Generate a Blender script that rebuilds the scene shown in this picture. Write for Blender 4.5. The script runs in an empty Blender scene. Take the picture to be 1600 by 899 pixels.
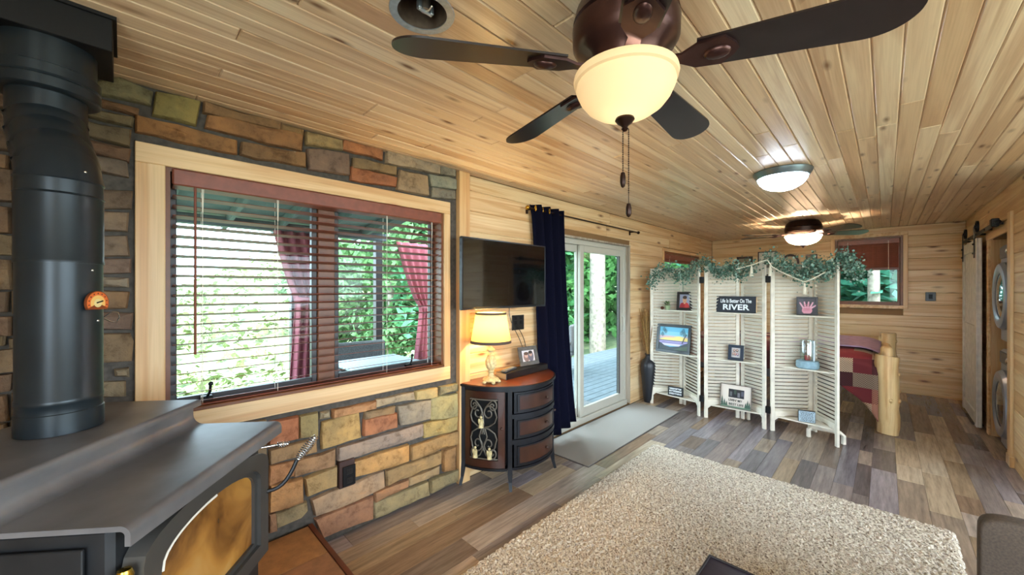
import bpy, bmesh, math, random
import numpy as np
from mathutils import Vector, Matrix

random.seed(7)
S = bpy.context.scene
C = S.collection
PI = math.pi

# ------------------------------------------------------------------ camera, world, light, exposure
YAW = math.radians(44.39)
cam_d = bpy.data.cameras.new('camera')
cam_d.sensor_width = 36.0
cam_d.lens = 596.0 / 1600 * 36.0
cam_d.shift_y = 1.45 / 1600
cam_d.clip_start = 0.02
cam_d.clip_end = 400
cam = bpy.data.objects.new('camera', cam_d)
C.objects.link(cam)
cam.location = (0, 0, 1.52)
cam.rotation_euler = (PI / 2, 0, YAW - PI / 2)
S.camera = cam

W = bpy.data.worlds.new('sky')
S.world = W
W.use_nodes = True
wn = W.node_tree
wn.nodes['Background'].inputs['Color'].default_value = (0.66, 0.85, 1.0, 1)
wn.nodes['Background'].inputs['Strength'].default_value = 9.0

sun_d = bpy.data.lights.new('sun', 'SUN')
sun_d.energy = 4.0
sun_d.angle = math.radians(3)
sun_d.color = (1.0, 0.95, 0.86)
sun = bpy.data.objects.new('sun', sun_d)
C.objects.link(sun)
sun.rotation_euler = (math.radians(36), 0, math.radians(-20))

# area fill lights added in the two unseen openings behind the camera
def fill_light(name, loc, rot, sx, sy, watts, col):
    d = bpy.data.lights.new(name, 'AREA')
    d.shape = 'RECTANGLE'
    d.size, d.size_y = sx, sy
    d.energy = watts
    d.color = col
    o = bpy.data.objects.new(name, d)
    C.objects.link(o)
    o.location = loc
    o.rotation_euler = rot


fill_light('side_fill_light', (1.8, -2.95, 1.35), (math.radians(90), 0, 0), 3.5, 1.65, 42, (.93, .96, 1.0))
fill_light('back_fill_light', (-1.30, -1.25, 1.35), (math.radians(90), 0, -PI / 2), 2.2, 1.65, 45, (.93, .96, 1.0))

S.view_settings.view_transform = 'Standard'
S.view_settings.look = 'None'
S.view_settings.exposure = 0.6
S.view_settings.gamma = 1.0
S.view_settings.use_curve_mapping = False

# lamp powers in watts (each lamp itself is made in its builder below)
P_FAN, P_LAMP, P_FLUSH, P_FAN2 = 1.0, 28, 90, 260

# ------------------------------------------------------------------ helpers
def hx(h):
    h = h.lstrip('#')
    def l(c):
        c /= 255.0
        return c / 12.92 if c <= 0.04045 else ((c + 0.055) / 1.055) ** 2.4
    return (l(int(h[0:2], 16)), l(int(h[2:4], 16)), l(int(h[4:6], 16)), 1.0)


class MB:
    """collects shapes and links them as one mesh object"""
    def __init__(s):
        s.v, s.f, s.mi, s.col = [], [], [], []
        s.M = None
        s.m = 0
        s.c = None

    def add(s, vs, fs):
        o = len(s.v)
        if s.M is not None:
            vs = [tuple(s.M @ Vector(p)) for p in vs]
        s.v += [tuple(p) for p in vs]
        for f in fs:
            s.f.append([i + o for i in f])
            s.mi.append(s.m)
            s.col.append(s.c)
        return s

    def box(s, x, y, z, sx, sy, sz, b=0.0):
        hx_, hy, hz = sx / 2, sy / 2, sz / 2
        if b <= 0:
            vs = [(x + i * hx_, y + j * hy, z + k * hz) for i in (-1, 1) for j in (-1, 1) for k in (-1, 1)]
            fs = [(0, 1, 3, 2), (4, 6, 7, 5), (0, 4, 5, 1), (2, 3, 7, 6), (0, 2, 6, 4), (1, 5, 7, 3)]
            return s.add(vs, fs)
        b = min(b, hx_ * .95, hy * .95, hz * .95)
        vs, idx = [], {}
        for i in (-1, 1):
            for j in (-1, 1):
                for k in (-1, 1):
                    idx[(i, j, k, 0)] = len(vs); vs.append((x + i * hx_, y + j * (hy - b), z + k * (hz - b)))
                    idx[(i, j, k, 1)] = len(vs); vs.append((x + i * (hx_ - b), y + j * hy, z + k * (hz - b)))
                    idx[(i, j, k, 2)] = len(vs); vs.append((x + i * (hx_ - b), y + j * (hy - b), z + k * hz))
        fs = []
        q = [(-1, -1), (1, -1), (1, 1), (-1, 1)]
        for e in (-1, 1):
            fs.append([idx[(e, a, c, 0)] for a, c in q])
            fs.append([idx[(a, e, c, 1)] for a, c in q])
            fs.append([idx[(a, c, e, 2)] for a, c in q])
        for a in (-1, 1):
            for c in (-1, 1):
                fs.append([idx[(a, c, -1, 0)], idx[(a, c, 1, 0)], idx[(a, c, 1, 1)], idx[(a, c, -1, 1)]])
                fs.append([idx[(a, -1, c, 0)], idx[(a, 1, c, 0)], idx[(a, 1, c, 2)], idx[(a, -1, c, 2)]])
                fs.append([idx[(-1, a, c, 1)], idx[(1, a, c, 1)], idx[(1, a, c, 2)], idx[(-1, a, c, 2)]])
                for d in (-1, 1):
                    fs.append([idx[(a, c, d, 0)], idx[(a, c, d, 1)], idx[(a, c, d, 2)]])
        return s.add(vs, fs)

    def span(s, x0, x1, y0, y1, z0, z1, b=0.0):
        return s.box((x0 + x1) / 2, (y0 + y1) / 2, (z0 + z1) / 2, abs(x1 - x0), abs(y1 - y0), abs(z1 - z0), b)

    def tube(s, pts, r, n=8, caps=True, closed=False):
        pts = [Vector(p) for p in pts]
        N = len(pts)
        rr = r if isinstance(r, (list, tuple)) else [r] * N
        vs, fs = [], []
        up = None
        for i, p in enumerate(pts):
            if closed:
                t = pts[(i + 1) % N] - pts[i - 1]
            else:
                t = pts[min(i + 1, N - 1)] - pts[max(i - 1, 0)]
            if t.length < 1e-9:
                t = Vector((0, 0, 1))
            t.normalize()
            if up is None:
                up = Vector((0, 0, 1)) if abs(t.z) < .9 else Vector((1, 0, 0))
            a = t.cross(up)
            if a.length < 1e-6:
                a = t.cross(Vector((1, 0, 0)))
            a.normalize()
            b = a.cross(t).normalized()
            up = b
            for k in range(n):
                w = 2 * PI * k / n
                vs.append(p + a * math.cos(w) * rr[i] + b * math.sin(w) * rr[i])
        R = N if closed else N - 1
        for i in range(R):
            j = (i + 1) % N
            for k in range(n):
                l = (k + 1) % n
                fs.append((i * n + k, i * n + l, j * n + l, j * n + k))
        if caps and not closed:
            fs.append(list(range(n))[::-1])
            fs.append([(N - 1) * n + k for k in range(n)])
        return s.add(vs, fs)

    def lathe(s, prof, x=0, y=0, z=0, n=28, axis='z'):
        vs, fs = [], []
        m = len(prof)
        for k in range(n):
            w = 2 * PI * k / n
            for r, h in prof:
                r = max(r, 1e-4)
                if axis == 'z':
                    vs.append((x + r * math.cos(w), y + r * math.sin(w), z + h))
                elif axis == 'y':
                    vs.append((x + r * math.cos(w), y + h, z + r * math.sin(w)))
                else:
                    vs.append((x + h, y + r * math.cos(w), z + r * math.sin(w)))
        for k in range(n):
            l = (k + 1) % n
            for i in range(m - 1):
                fs.append((k * m + i, l * m + i, l * m + i + 1, k * m + i + 1))
        return s.add(vs, fs)

    def ball(s, x, y, z, rx, ry=None, rz=None, n=12, m=8):
        ry = rx if ry is None else ry
        rz = rx if rz is None else rz
        vs, fs = [], []
        for i in range(m + 1):
            t = PI * i / m
            for k in range(n):
                w = 2 * PI * k / n
                q = max(math.sin(t), .001)
                vs.append((x + rx * q * math.cos(w), y + ry * q * math.sin(w), z + rz * math.cos(t)))
        for i in range(m):
            for k in range(n):
                l = (k + 1) % n
                fs.append((i * n + k, i * n + l, (i + 1) * n + l, (i + 1) * n + k))
        return s.add(vs, fs)

    def prism(s, poly, h0, h1, plane='xy'):
        n = len(poly)
        def P(a, b, h):
            return (a, b, h) if plane == 'xy' else ((a, h, b) if plane == 'xz' else (h, a, b))
        vs = [P(a, b, h0) for a, b in poly] + [P(a, b, h1) for a, b in poly]
        fs = [list(range(n)), [n + i for i in range(n)][::-1]]
        for i in range(n):
            j = (i + 1) % n
            fs.append((i, j, n + j, n + i))
        return s.add(vs, fs)

    def grid(s, fn, nu, nv, thick=None):
        vs = [fn(i / nu, j / nv) for j in range(nv + 1) for i in range(nu + 1)]
        fs = [(j * (nu + 1) + i, j * (nu + 1) + i + 1, (j + 1) * (nu + 1) + i + 1, (j + 1) * (nu + 1) + i)
              for j in range(nv) for i in range(nu)]
        return s.add(vs, fs)

    def build(s, name, mat, parent=None, smooth=None, loc=None, fix=True, rot=None):
        me = bpy.data.meshes.new(name)
        me.from_pydata(s.v, [], s.f)
        mats = mat if isinstance(mat, (list, tuple)) else [mat]
        for m in mats:
            me.materials.append(m)
        if len(mats) > 1:
            me.polygons.foreach_set('material_index', s.mi)
        if any(c is not None for c in s.col):
            at = me.color_attributes.new('Col', 'FLOAT_COLOR', 'CORNER')
            buf = []
            for p, c in zip(me.polygons, s.col):
                buf += list(c or (1, 1, 1, 1)) * p.loop_total
            at.data.foreach_set('color', buf)
        if fix:
            bm = bmesh.new()
            bm.from_mesh(me)
            bmesh.ops.recalc_face_normals(bm, faces=bm.faces[:])
            bm.to_mesh(me)
            bm.free()
        if smooth:
            me.polygons.foreach_set('use_smooth', [True] * len(me.polygons))
            me.set_sharp_from_angle(angle=math.radians(smooth))
        return link(name, me, parent, loc, rot)


def link(name, me, parent=None, loc=None, rot=None):
    o = bpy.data.objects.new(name, me)
    C.objects.link(o)
    if parent is not None:
        o.parent = parent
    if loc is not None:
        o.location = loc
    if rot is not None:
        o.rotation_euler = rot
    return o


def tag(o, label, cat, group=None):
    o['label'] = label
    o['category'] = cat
    if group:
        o['group'] = group
    return o


def thing(name, label, cat, loc=(0, 0, 0), rz=0.0, group=None, rot=None):
    o = link(name, None, None, loc, rot if rot else (0, 0, rz))
    o.empty_display_size = 0.05
    return tag(o, label, cat, group)


def struct(o):
    o['kind'] = 'structure'
    return o


def stuff(o):
    o['kind'] = 'stuff'
    return o


def bez(p0, p1, p2, p3, n=12):
    p0, p1, p2, p3 = map(Vector, (p0, p1, p2, p3))
    return [((1 - t) ** 3) * p0 + 3 * t * (1 - t) ** 2 * p1 + 3 * t * t * (1 - t) * p2 + t ** 3 * p3
            for t in [i / n for i in range(n + 1)]]


# ------------------------------------------------------------------ materials
def newmat(name):
    m = bpy.data.materials.new(name)
    m.use_nodes = True
    nt = m.node_tree
    return m, nt, nt.nodes['Principled BSDF']


def N(nt, typ, **kw):
    n = nt.nodes.new(typ)
    for k, v in kw.items():
        if k.startswith('i_'):
            key = k[2:]
            key = int(key) if key.isdigit() else key
            n.inputs[key].default_value = v
        else:
            setattr(n, k, v)
    return n


def ramp(nt, src, stops, interp='LINEAR'):
    r = N(nt, 'ShaderNodeValToRGB')
    r.color_ramp.interpolation = interp
    els = r.color_ramp.elements
    while len(els) < len(stops):
        els.new(0.5)
    for e, (p, c) in zip(els, stops):
        e.position = p
        e.color = c if len(c) == 4 else (*c, 1)
    nt.links.new(src, r.inputs[0])
    return r


def mix(nt, a, b, fac, mode='MIX'):
    m = N(nt, 'ShaderNodeMix', data_type='RGBA', blend_type=mode)
    if isinstance(fac, (int, float)):
        m.inputs['Factor'].default_value = fac
    else:
        nt.links.new(fac, m.inputs['Factor'])
    for sock, v in ((m.inputs['A'], a), (m.inputs['B'], b)):
        if isinstance(v, tuple):
            sock.default_value = v
        else:
            nt.links.new(v, sock)
    return m.outputs['Result']


def bump(nt, bsdf, src, strength=.3, dist=.01):
    b = N(nt, 'ShaderNodeBump')
    b.inputs['Strength'].default_value = strength
    b.inputs['Distance'].default_value = dist
    nt.links.new(src, b.inputs['Height'])
    nt.links.new(b.outputs['Normal'], bsdf.inputs['Normal'])


def plain(name, col, rough=.5, metal=0.0, noise=0.0, nscale=30, spec=None, bumps=0.0, coat=0.0):
    m, nt, b = newmat(name)
    c = hx(col) if isinstance(col, str) else (*col, 1)
    b.inputs['Base Color'].default_value = c
    b.inputs['Roughness'].default_value = rough
    b.inputs['Metallic'].default_value = metal
    if coat:
        b.inputs['Coat Weight'].default_value = coat
    if spec is not None:
        b.inputs['Specular IOR Level'].default_value = spec
    if noise or bumps:
        tc = N(nt, 'ShaderNodeTexCoord')
        n = N(nt, 'ShaderNodeTexNoise', i_Scale=nscale, i_Detail=5.0)
        nt.links.new(tc.outputs['Object'], n.inputs['Vector'])
        if noise:
            d = tuple(x * (1 - noise) for x in c[:3]) + (1,)
            l = tuple(min(1, x * (1 + noise)) for x in c[:3]) + (1,)
            r = ramp(nt, n.outputs['Fac'], [(.3, d), (.7, l)])
            nt.links.new(r.outputs[0], b.inputs['Base Color'])
        if bumps:
            bump(nt, b, n.outputs['Fac'], bumps, .004)
    return m


def coords(nt, rand=True, scale=(1, 1, 1)):
    tc = N(nt, 'ShaderNodeTexCoord')
    mp = N(nt, 'ShaderNodeMapping')
    mp.inputs['Scale'].default_value = scale
    if rand:
        oi = N(nt, 'ShaderNodeObjectInfo')
        mul = N(nt, 'ShaderNodeVectorMath', operation='SCALE')
        cb = N(nt, 'ShaderNodeCombineXYZ', i_X=37.0, i_Y=19.0, i_Z=53.0)
        nt.links.new(cb.outputs[0], mul.inputs[0])
        nt.links.new(oi.outputs['Random'], mul.inputs['Scale'])
        ad = N(nt, 'ShaderNodeVectorMath', operation='ADD')
        nt.links.new(tc.outputs['Object'], ad.inputs[0])
        nt.links.new(mul.outputs[0], ad.inputs[1])
        nt.links.new(ad.outputs[0], mp.inputs['Vector'])
        return mp.outputs[0], oi
    nt.links.new(tc.outputs['Object'], mp.inputs['Vector'])
    return mp.outputs[0], None


def pine(name, tones, knot, dark, rough=.35, knots=True, axis='x', kn=(2.6, 9, 9), amount=.5):
    """knotty pine with the grain along one local axis; every board has its own tone and knots"""
    m, nt, b = newmat(name)
    v, oi = coords(nt)
    def scaled(s):
        mp = N(nt, 'ShaderNodeMapping')
        mp.inputs['Scale'].default_value = s if axis == 'x' else (s[1], s[2], s[0])
        nt.links.new(v, mp.inputs['Vector'])
        return mp.outputs[0]
    base = ramp(nt, oi.outputs['Random'], [(i / (len(tones) - 1), hx(t)) for i, t in enumerate(tones)])
    n1 = N(nt, 'ShaderNodeTexNoise', i_Scale=1.0, i_Detail=4.0, i_Distortion=1.2)
    nt.links.new(scaled((.55, 14, 14)), n1.inputs['Vector'])
    r1 = ramp(nt, n1.outputs['Fac'], [(.44, (1, 1, 1, 1)), (.60, hx(dark))])
    col = mix(nt, base.outputs[0], r1.outputs[0], amount, 'MULTIPLY')
    n2 = N(nt, 'ShaderNodeTexNoise', i_Scale=1.0, i_Detail=2.0)
    nt.links.new(scaled((3, 170, 170)), n2.inputs['Vector'])
    r2 = ramp(nt, n2.outputs['Fac'], [(.35, (.82, .79, .75, 1)), (.6, (1, 1, 1, 1))])
    col = mix(nt, col, r2.outputs[0], .5, 'MULTIPLY')
    if knots:
        vo = N(nt, 'ShaderNodeTexVoronoi', i_Scale=1.0, i_Randomness=1.0)
        nt.links.new(scaled(kn), vo.inputs['Vector'])
        sel = N(nt, 'ShaderNodeSeparateColor')
        nt.links.new(vo.outputs['Color'], sel.inputs[0])
        th = ramp(nt, sel.outputs[0], [(.30, (0, 0, 0, 1)), (.36, (1, 1, 1, 1))])
        core = ramp(nt, vo.outputs['Distance'], [(.06, (1, 1, 1, 1)), (.12, (.5, .5, .5, 1)), (.22, (0, 0, 0, 1))])
        f = N(nt, 'ShaderNodeMath', operation='MULTIPLY')
        nt.links.new(th.outputs[0], f.inputs[0])
        nt.links.new(core.outputs[0], f.inputs[1])
        col = mix(nt, col, hx(knot), f.outputs[0])
    nt.links.new(col, b.inputs['Base Color'])
    b.inputs['Roughness'].default_value = rough
    bump(nt, b, n2.outputs['Fac'], .06, .002)
    return m


def objcolor(name, rough=.8, grain=(30, 30, 30), var=.35, bumps=.5, spec=.3):
    """colour taken from each piece's own obj.color"""
    m, nt, b = newmat(name)
    v, oi = coords(nt)
    mp = N(nt, 'ShaderNodeMapping')
    mp.inputs['Scale'].default_value = grain
    nt.links.new(v, mp.inputs['Vector'])
    n = N(nt, 'ShaderNodeTexNoise', i_Scale=1.0, i_Detail=6.0, i_Roughness=.65)
    nt.links.new(mp.outputs[0], n.inputs['Vector'])
    r = ramp(nt, n.outputs['Fac'], [(.3, (1 - var,) * 3 + (1,)), (.68, (1 + var * .4,) * 3 + (1,))])
    col = mix(nt, oi.outputs['Color'], r.outputs[0], 1.0, 'MULTIPLY')
    nt.links.new(col, b.inputs['Base Color'])
    b.inputs['Roughness'].default_value = rough
    b.inputs['Specular IOR Level'].default_value = spec
    bump(nt, b, n.outputs['Fac'], bumps, .006)
    return m


def glassmat(name, tint=(1, 1, 1, 1), refl=.08):
    m, nt, b = newmat(name)
    nt.nodes.remove(b)
    tr = N(nt, 'ShaderNodeBsdfTransparent')
    tr.inputs[0].default_value = tint
    gl = N(nt, 'ShaderNodeBsdfGlossy', i_Roughness=.02)
    mx = N(nt, 'ShaderNodeMixShader')
    mx.inputs[0].default_value = refl
    nt.links.new(tr.outputs[0], mx.inputs[1])
    nt.links.new(gl.outputs[0], mx.inputs[2])
    nt.links.new(mx.outputs[0], nt.nodes['Material Output'].inputs['Surface'])
    return m


def glow(name, col, strength, transl=.5):
    """lamp glass or shade: lets the bulb's light through and gives off a little itself"""
    m, nt, b = newmat(name)
    nt.nodes.remove(b)
    c = hx(col)
    d = N(nt, 'ShaderNodeBsdfDiffuse'); d.inputs[0].default_value = c
    t = N(nt, 'ShaderNodeBsdfTranslucent'); t.inputs[0].default_value = c
    e = N(nt, 'ShaderNodeEmission', i_Strength=strength); e.inputs[0].default_value = c
    mx = N(nt, 'ShaderNodeMixShader'); mx.inputs[0].default_value = transl
    ad = N(nt, 'ShaderNodeAddShader')
    nt.links.new(d.outputs[0], mx.inputs[1]); nt.links.new(t.outputs[0], mx.inputs[2])
    nt.links.new(mx.outputs[0], ad.inputs[0]); nt.links.new(e.outputs[0], ad.inputs[1])
    nt.links.new(ad.outputs[0], nt.nodes['Material Output'].inputs['Surface'])
    return m


def printmat(name='print', rough=.4):
    m, nt, b = newmat(name)
    a = N(nt, 'ShaderNodeAttribute', attribute_name='Col')
    nt.links.new(a.outputs['Color'], b.inputs['Base Color'])
    b.inputs['Roughness'].default_value = rough
    return m


CEIL_PINE = pine('ceiling_pine', ['d8bb98', 'e2caaa', 'ceac86', 'e8d3b6', 'dcc19e'], '70492c', 'b98f70', .30, kn=(3.4, 11, 11), amount=.42)
WALL_PINE = pine('wall_pine', ['e0c093', 'e8cda2', 'd9b684', 'e4c79a'], '744624', 'cf9f64', .42)
TRIM_PINE = pine('trim_pine', ['e0bc88', 'e6c696', 'd8b07c'], '9a6038', 'd8a870', .4, knots=False, axis='z')
KNOT_PINE = pine('knotty_trim_pine', ['dcb888', 'e2c090'], 'a4583a', 'd0a068', .4)
LOG_PINE = pine('log_pine', ['e4c48c', 'e8cc98'], '6a4020', 'c8955a', .45, axis='z', kn=(3.5, 6, 6))
def stonemat():
    m, nt, b = newmat('stone')
    v, oi = coords(nt)
    n1 = N(nt, 'ShaderNodeTexNoise', i_Scale=14.0, i_Detail=8.0, i_Roughness=.7)
    nt.links.new(v, n1.inputs['Vector'])
    n2 = N(nt, 'ShaderNodeTexNoise', i_Scale=5.0, i_Detail=3.0)
    nt.links.new(v, n2.inputs['Vector'])
    r1 = ramp(nt, n1.outputs['Fac'], [(.30, (.42, .38, .34, 1)), (.48, (.92, .92, .92, 1)), (.70, (1.18, 1.14, 1.05, 1))])
    r2 = ramp(nt, n2.outputs['Fac'], [(.35, (.72, .72, .76, 1)), (.65, (1.1, 1.02, .92, 1))])
    c = mix(nt, oi.outputs['Color'], r1.outputs[0], 1.0, 'MULTIPLY')
    c = mix(nt, c, r2.outputs[0], .8, 'MULTIPLY')
    nt.links.new(c, b.inputs['Base Color'])
    b.inputs['Roughness'].default_value = .9
    b.inputs['Specular IOR Level'].default_value = .25
    bump(nt, b, n1.outputs['Fac'], 1.0, .018)
    return m


STONE = stonemat()
PLANK = objcolor('vinyl_plank', .27, (3.5, 42, 42), .42, .12, .5)
OBJC = objcolor('plain_coloured', .6, (20, 20, 20), .12, .05)
MORTAR = plain('mortar', '4c4640', .95, noise=.3, nscale=40, bumps=.5)
SUBFLOOR = plain('floor_gap', '3a332c', .9)
SHEATH = plain('sheathing', '7c5c38', .8)
BLACKIRON = plain('black_iron', '1c1c1e', .45, .6)
STOVE_D = plain('stove_body_black', '1c1d20', .5, .2, noise=.3, nscale=12)
STOVE_M = plain('stove_steel', '4c4a48', .38, .5, noise=.22, nscale=5, bumps=.05)
STOVE_TOP = plain('stove_top_steel', '706e70', .36, .35, noise=.3, nscale=5, bumps=.12)  # paler than the stove body, standing in for the window's sheen
PIPE_M = plain('stovepipe_black', '20282e', .34, .35, noise=.2, nscale=6)
BRONZE = plain('oiled_bronze', '4a3230', .3, .8, noise=.2, nscale=10)
BRONZE_D = plain('dark_bronze', '2c1a14', .35, .7)
BLADE = plain('fan_blade_espresso', '1a1012', .3, 0, noise=.2, nscale=12)
BRASS = plain('brass', 'c8a040', .25, 1)
CHROME = plain('bright_steel', 'd8d8d8', .2, 1)
GALV = plain('galvanised_steel', 'a8b4c0', .4, .8, noise=.15, nscale=60)
WHITE = plain('white_vinyl', 'b4b0a4', .45)
GREYWOOD = pine('weathered_jamb', ['a89c8c', 'b4a898'], '5c4a3a', '988878', .5, axis='z')
BLINDWOOD = plain('blind_wood', '7c4434', .4, noise=.15, nscale=25)
SASHWOOD = plain('brown_sash', '6c3c1c', .4, noise=.2, nscale=15)
SASHDARK = plain('dark_sash', '3a3436', .45)
CORD = plain('white_cord', 'e4dccc', .8)
GLASS = glassmat('window_glass', (.97, 1, .99, 1), .012)
BLACKPL = plain('black_plastic', '101012', .35)
SCREEN = plain('tv_screen', '04060a', .08, coat=.6)
NAVY = plain('navy_cloth', '0a0b1c', .95, spec=.08, noise=.2, nscale=200, bumps=.3)
CABWOOD = plain('cherry_wood', '361a10', .32, noise=.35, nscale=9, coat=.3)
CABTOP = plain('cherry_top', '6a3418', .3, noise=.35, nscale=7, coat=.3)
CABBLACK = plain('worn_black_paint', '0d0f16', .42, noise=.3, nscale=20, spec=.35)
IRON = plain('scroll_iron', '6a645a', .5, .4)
INNERDARK = plain('dark_inside', '06070a', .9)
ANTIQUE = plain('antique_ivory', 'c8b888', .5, noise=.35, nscale=45, bumps=.4)
CREAM = plain('whitewashed_wood', 'd4ccbc', .55, noise=.14, nscale=12)
CREAM_L = plain('whitewashed_slat', 'd8d0c0', .55, noise=.12, nscale=10)
LEAF = objcolor('leaf', .7, (9, 9, 9), .55, .0)
ROPE = plain('rope', 'd0c8b4', .9, noise=.2, nscale=200)
FRAMEBLACK = plain('black_frame', '12151a', .35, coat=.2)
PRINT = printmat('print', .35)
LEATHER = plain('dark_leather', '2a2230', .28, noise=.15, nscale=40, bumps=.15)
LINEN = plain('brown_linen', '4c4036', .95, noise=.25, nscale=160, bumps=.4)
TRIMBROWN = plain('brown_braid', '4a3c34', .8)
SHADE = glow('lamp_shade_cloth', 'e2bc68', .08, .24)
BOWL = glow('alabaster_glass', 'dcc6a0', .14, .35)
DOME = glow('opal_glass', 'f4f8ff', 1.6, .5)
DOME2 = glow('opal_bowl_glass', 'fff0dc', 1.2, .75)
DECK = plain('deck_board', '5a646a', .7, noise=.2, nscale=8)
BARK = plain('pale_bark', '948a7c', .95, noise=.4, nscale=12, bumps=.8)
REDCLOTH = plain('red_cloth', '96505c', .9, noise=.15, nscale=120)
WICKER = plain('grey_wicker', '5c5c5e', .8, noise=.4, nscale=80)
BARNWHITE = plain('whitewashed_plank', 'd8d2c8', .6, noise=.14, nscale=14)
DARKGAP = plain('dark_brown', '1c0c08', .8)
APPL = plain('grey_appliance', '8890a0', .3, .3)

# ------------------------------------------------------------------ the room's shell
YL, XF, ZC, YR = 2.394, 7.97, 2.432, -0.778
XB, YB = -1.25, -2.9          # unseen walls behind the camera
X_R0 = 4.62                   # where the right wall steps back


def board_box(name, mat, parent, L, w, t, loc, rot=(0, 0, 0), b=.004):
    return MB().box(0, 0, 0, L, w, t, b).build(name, mat, parent, loc=loc, rot=rot, fix=False)


# ceiling: slab with tongue-and-groove boards along the room
ceiling = struct(MB().span(XB - .2, XF + .3, YB - .2, YL + .15, ZC + .12, ZC + .2).build('ceiling', SHEATH))
CAN = (0.694, 1.094, .083)
BW = .088
y = CAN[1] + 15 * BW
rc = random.Random(3)
while y > -1.9:
    y0, y1 = y - BW, min(y, YL)
    if y1 - y0 > .02:
        x = XB + rc.uniform(-1.6, 0)
        while x < XF:
            L = rc.uniform(1.9, 3.4)
            if abs((y0 + y1) / 2 - CAN[1]) < BW:      # the two boards notched round the recessed light
                if x < CAN[0] + .3 and x + L > CAN[0] - .3:
                    L = max(L, CAN[0] + .5 - x)
            a, e = max(x, XB), min(x + L, XF if y0 > YR - .14 else X_R0)
            x += L
            if e - a < .03:
                continue
            cx, cy = (a + e) / 2, (y0 + y1) / 2
            notch = abs(cy - CAN[1]) < BW and a < CAN[0] < e
            if notch:
                sgn = 1 if cy > CAN[1] else -1
                h = BW / 2
                pts = []
                for k in range(13):
                    w = PI * k / 12
                    pts.append((CAN[0] - cx + CAN[2] * math.cos(w), CAN[1] - cy + sgn * CAN[2] * math.sin(w)))
                poly = [((e - a) / 2, -sgn * h)] + pts + [(-(e - a) / 2, -sgn * h), (-(e - a) / 2, sgn * (h - .003)), ((e - a) / 2, sgn * (h - .003))]
                MB().prism(poly, -.009, .009).build('ceiling_board', CEIL_PINE, ceiling, loc=(cx, cy, ZC + .009))
            else:
                board_box('ceiling_board', CEIL_PINE, ceiling, e - a - .001, y1 - y0 - .0006, .018, (cx, cy, ZC + .009), b=.0055)
    y -= BW
g = MB()
g.span(XB, XF, YB, -1.99, ZC + .001, ZC + .018)
g.build('ceiling_panel', SHEATH, ceiling)
bk = MB()
bk.span(XB, CAN[0] - .1, -1.98, YL, ZC + .0185, ZC + .022)
bk.span(CAN[0] + .1, XF, -1.98, YL, ZC + .0185, ZC + .022)
bk.span(CAN[0] - .1, CAN[0] + .1, -1.98, CAN[1] - .09, ZC + .0185, ZC + .022)
bk.span(CAN[0] - .1, CAN[0] + .1, CAN[1] + .09, YL, ZC + .0185, ZC + .022)
bk.build('backing', SHEATH, ceiling)

# floor: vinyl planks of many tones
floor = struct(MB().span(XB - .2, XF + .3, YB - .2, YL + .15, -.14, -.004).build('floor', SUBFLOOR))
tones = ['88705c', '968068', 'a08e80', '75645a', 'b09c84', '8a7c78', '726c6e', 'a8988c', '948272', '807470', 'b8a690', '665c5a', '90868a', '7c7478']
rf = random.Random(11)
y = YL
nplank = 0
while y > -2.0:
    w = rf.choice([.09, .12, .12, .15, .16])
    x = -.3 - rf.uniform(0, .8)
    yc = y - w / 2
    while x < XF:
        L = rf.choice([.35, .6, .8, .95, 1.15, 1.3]) * rf.uniform(.85, 1.1)
        a, e = max(x, XB), min(x + L, XF - .002)
        x += L
        if e - a < .02:
            continue
        if a > 1.0 and e < 3.5 and y < 1.5 and y - w > -.25:
            continue                                    # wholly under the shag rug
        if e < .7 and y - w > .9:
            continue                                    # under the hearth
        if yc < -.9 and (e < 2.2 or a > 4.62):
            continue
        o = board_box('floor_plank', PLANK, floor, e - a - .0015, w - .0012, .006, ((a + e) / 2, yc, -.003), b=.0012)
        o.color = hx(rf.choice(tones))
        nplank += 1
    y -= w

# ---- left wall: stone to the post, then horizontal boards; window_1, door_1 and window_2 stand in it
W1 = (.139, 1.697, .93, 2.086)       # window opening x0 x1 z0 z1
D1 = (2.86, 4.66, .02, 2.085)
W2 = (5.71, 7.26, 1.22, 2.085)
T = .15
wl = MB()
wl.m = 0
wl.span(XB, W1[0], YL, YL + T, 0, ZC + .02)
wl.span(W1[0], W1[1], YL, YL + T, 0, W1[2])
wl.span(W1[0], W1[1], YL, YL + T, W1[3], ZC + .02)
wl.span(W1[1], 1.87, YL, YL + T, 0, ZC + .02)
wl.m = 1
wl.span(1.87, D1[0], YL + .016, YL + T, 0, ZC + .02)
wl.span(D1[0], D1[1], YL + .016, YL + T, D1[3], ZC + .02)
wl.span(D1[0], D1[1], YL + .016, YL + T, -.1, D1[2] - .02)
wl.span(D1[1], W2[0], YL + .016, YL + T, 0, ZC + .02)
wl.span(W2[0], W2[1], YL + .016, YL + T, 0, W2[2])
wl.span(W2[0], W2[1], YL + .016, YL + T, W2[3], ZC + .02)
wl.span(W2[1], XF + .2, YL + .016, YL + T, 0, ZC + .02)
wall_left = struct(wl.build('wall_left', [MORTAR, SHEATH]))

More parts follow.
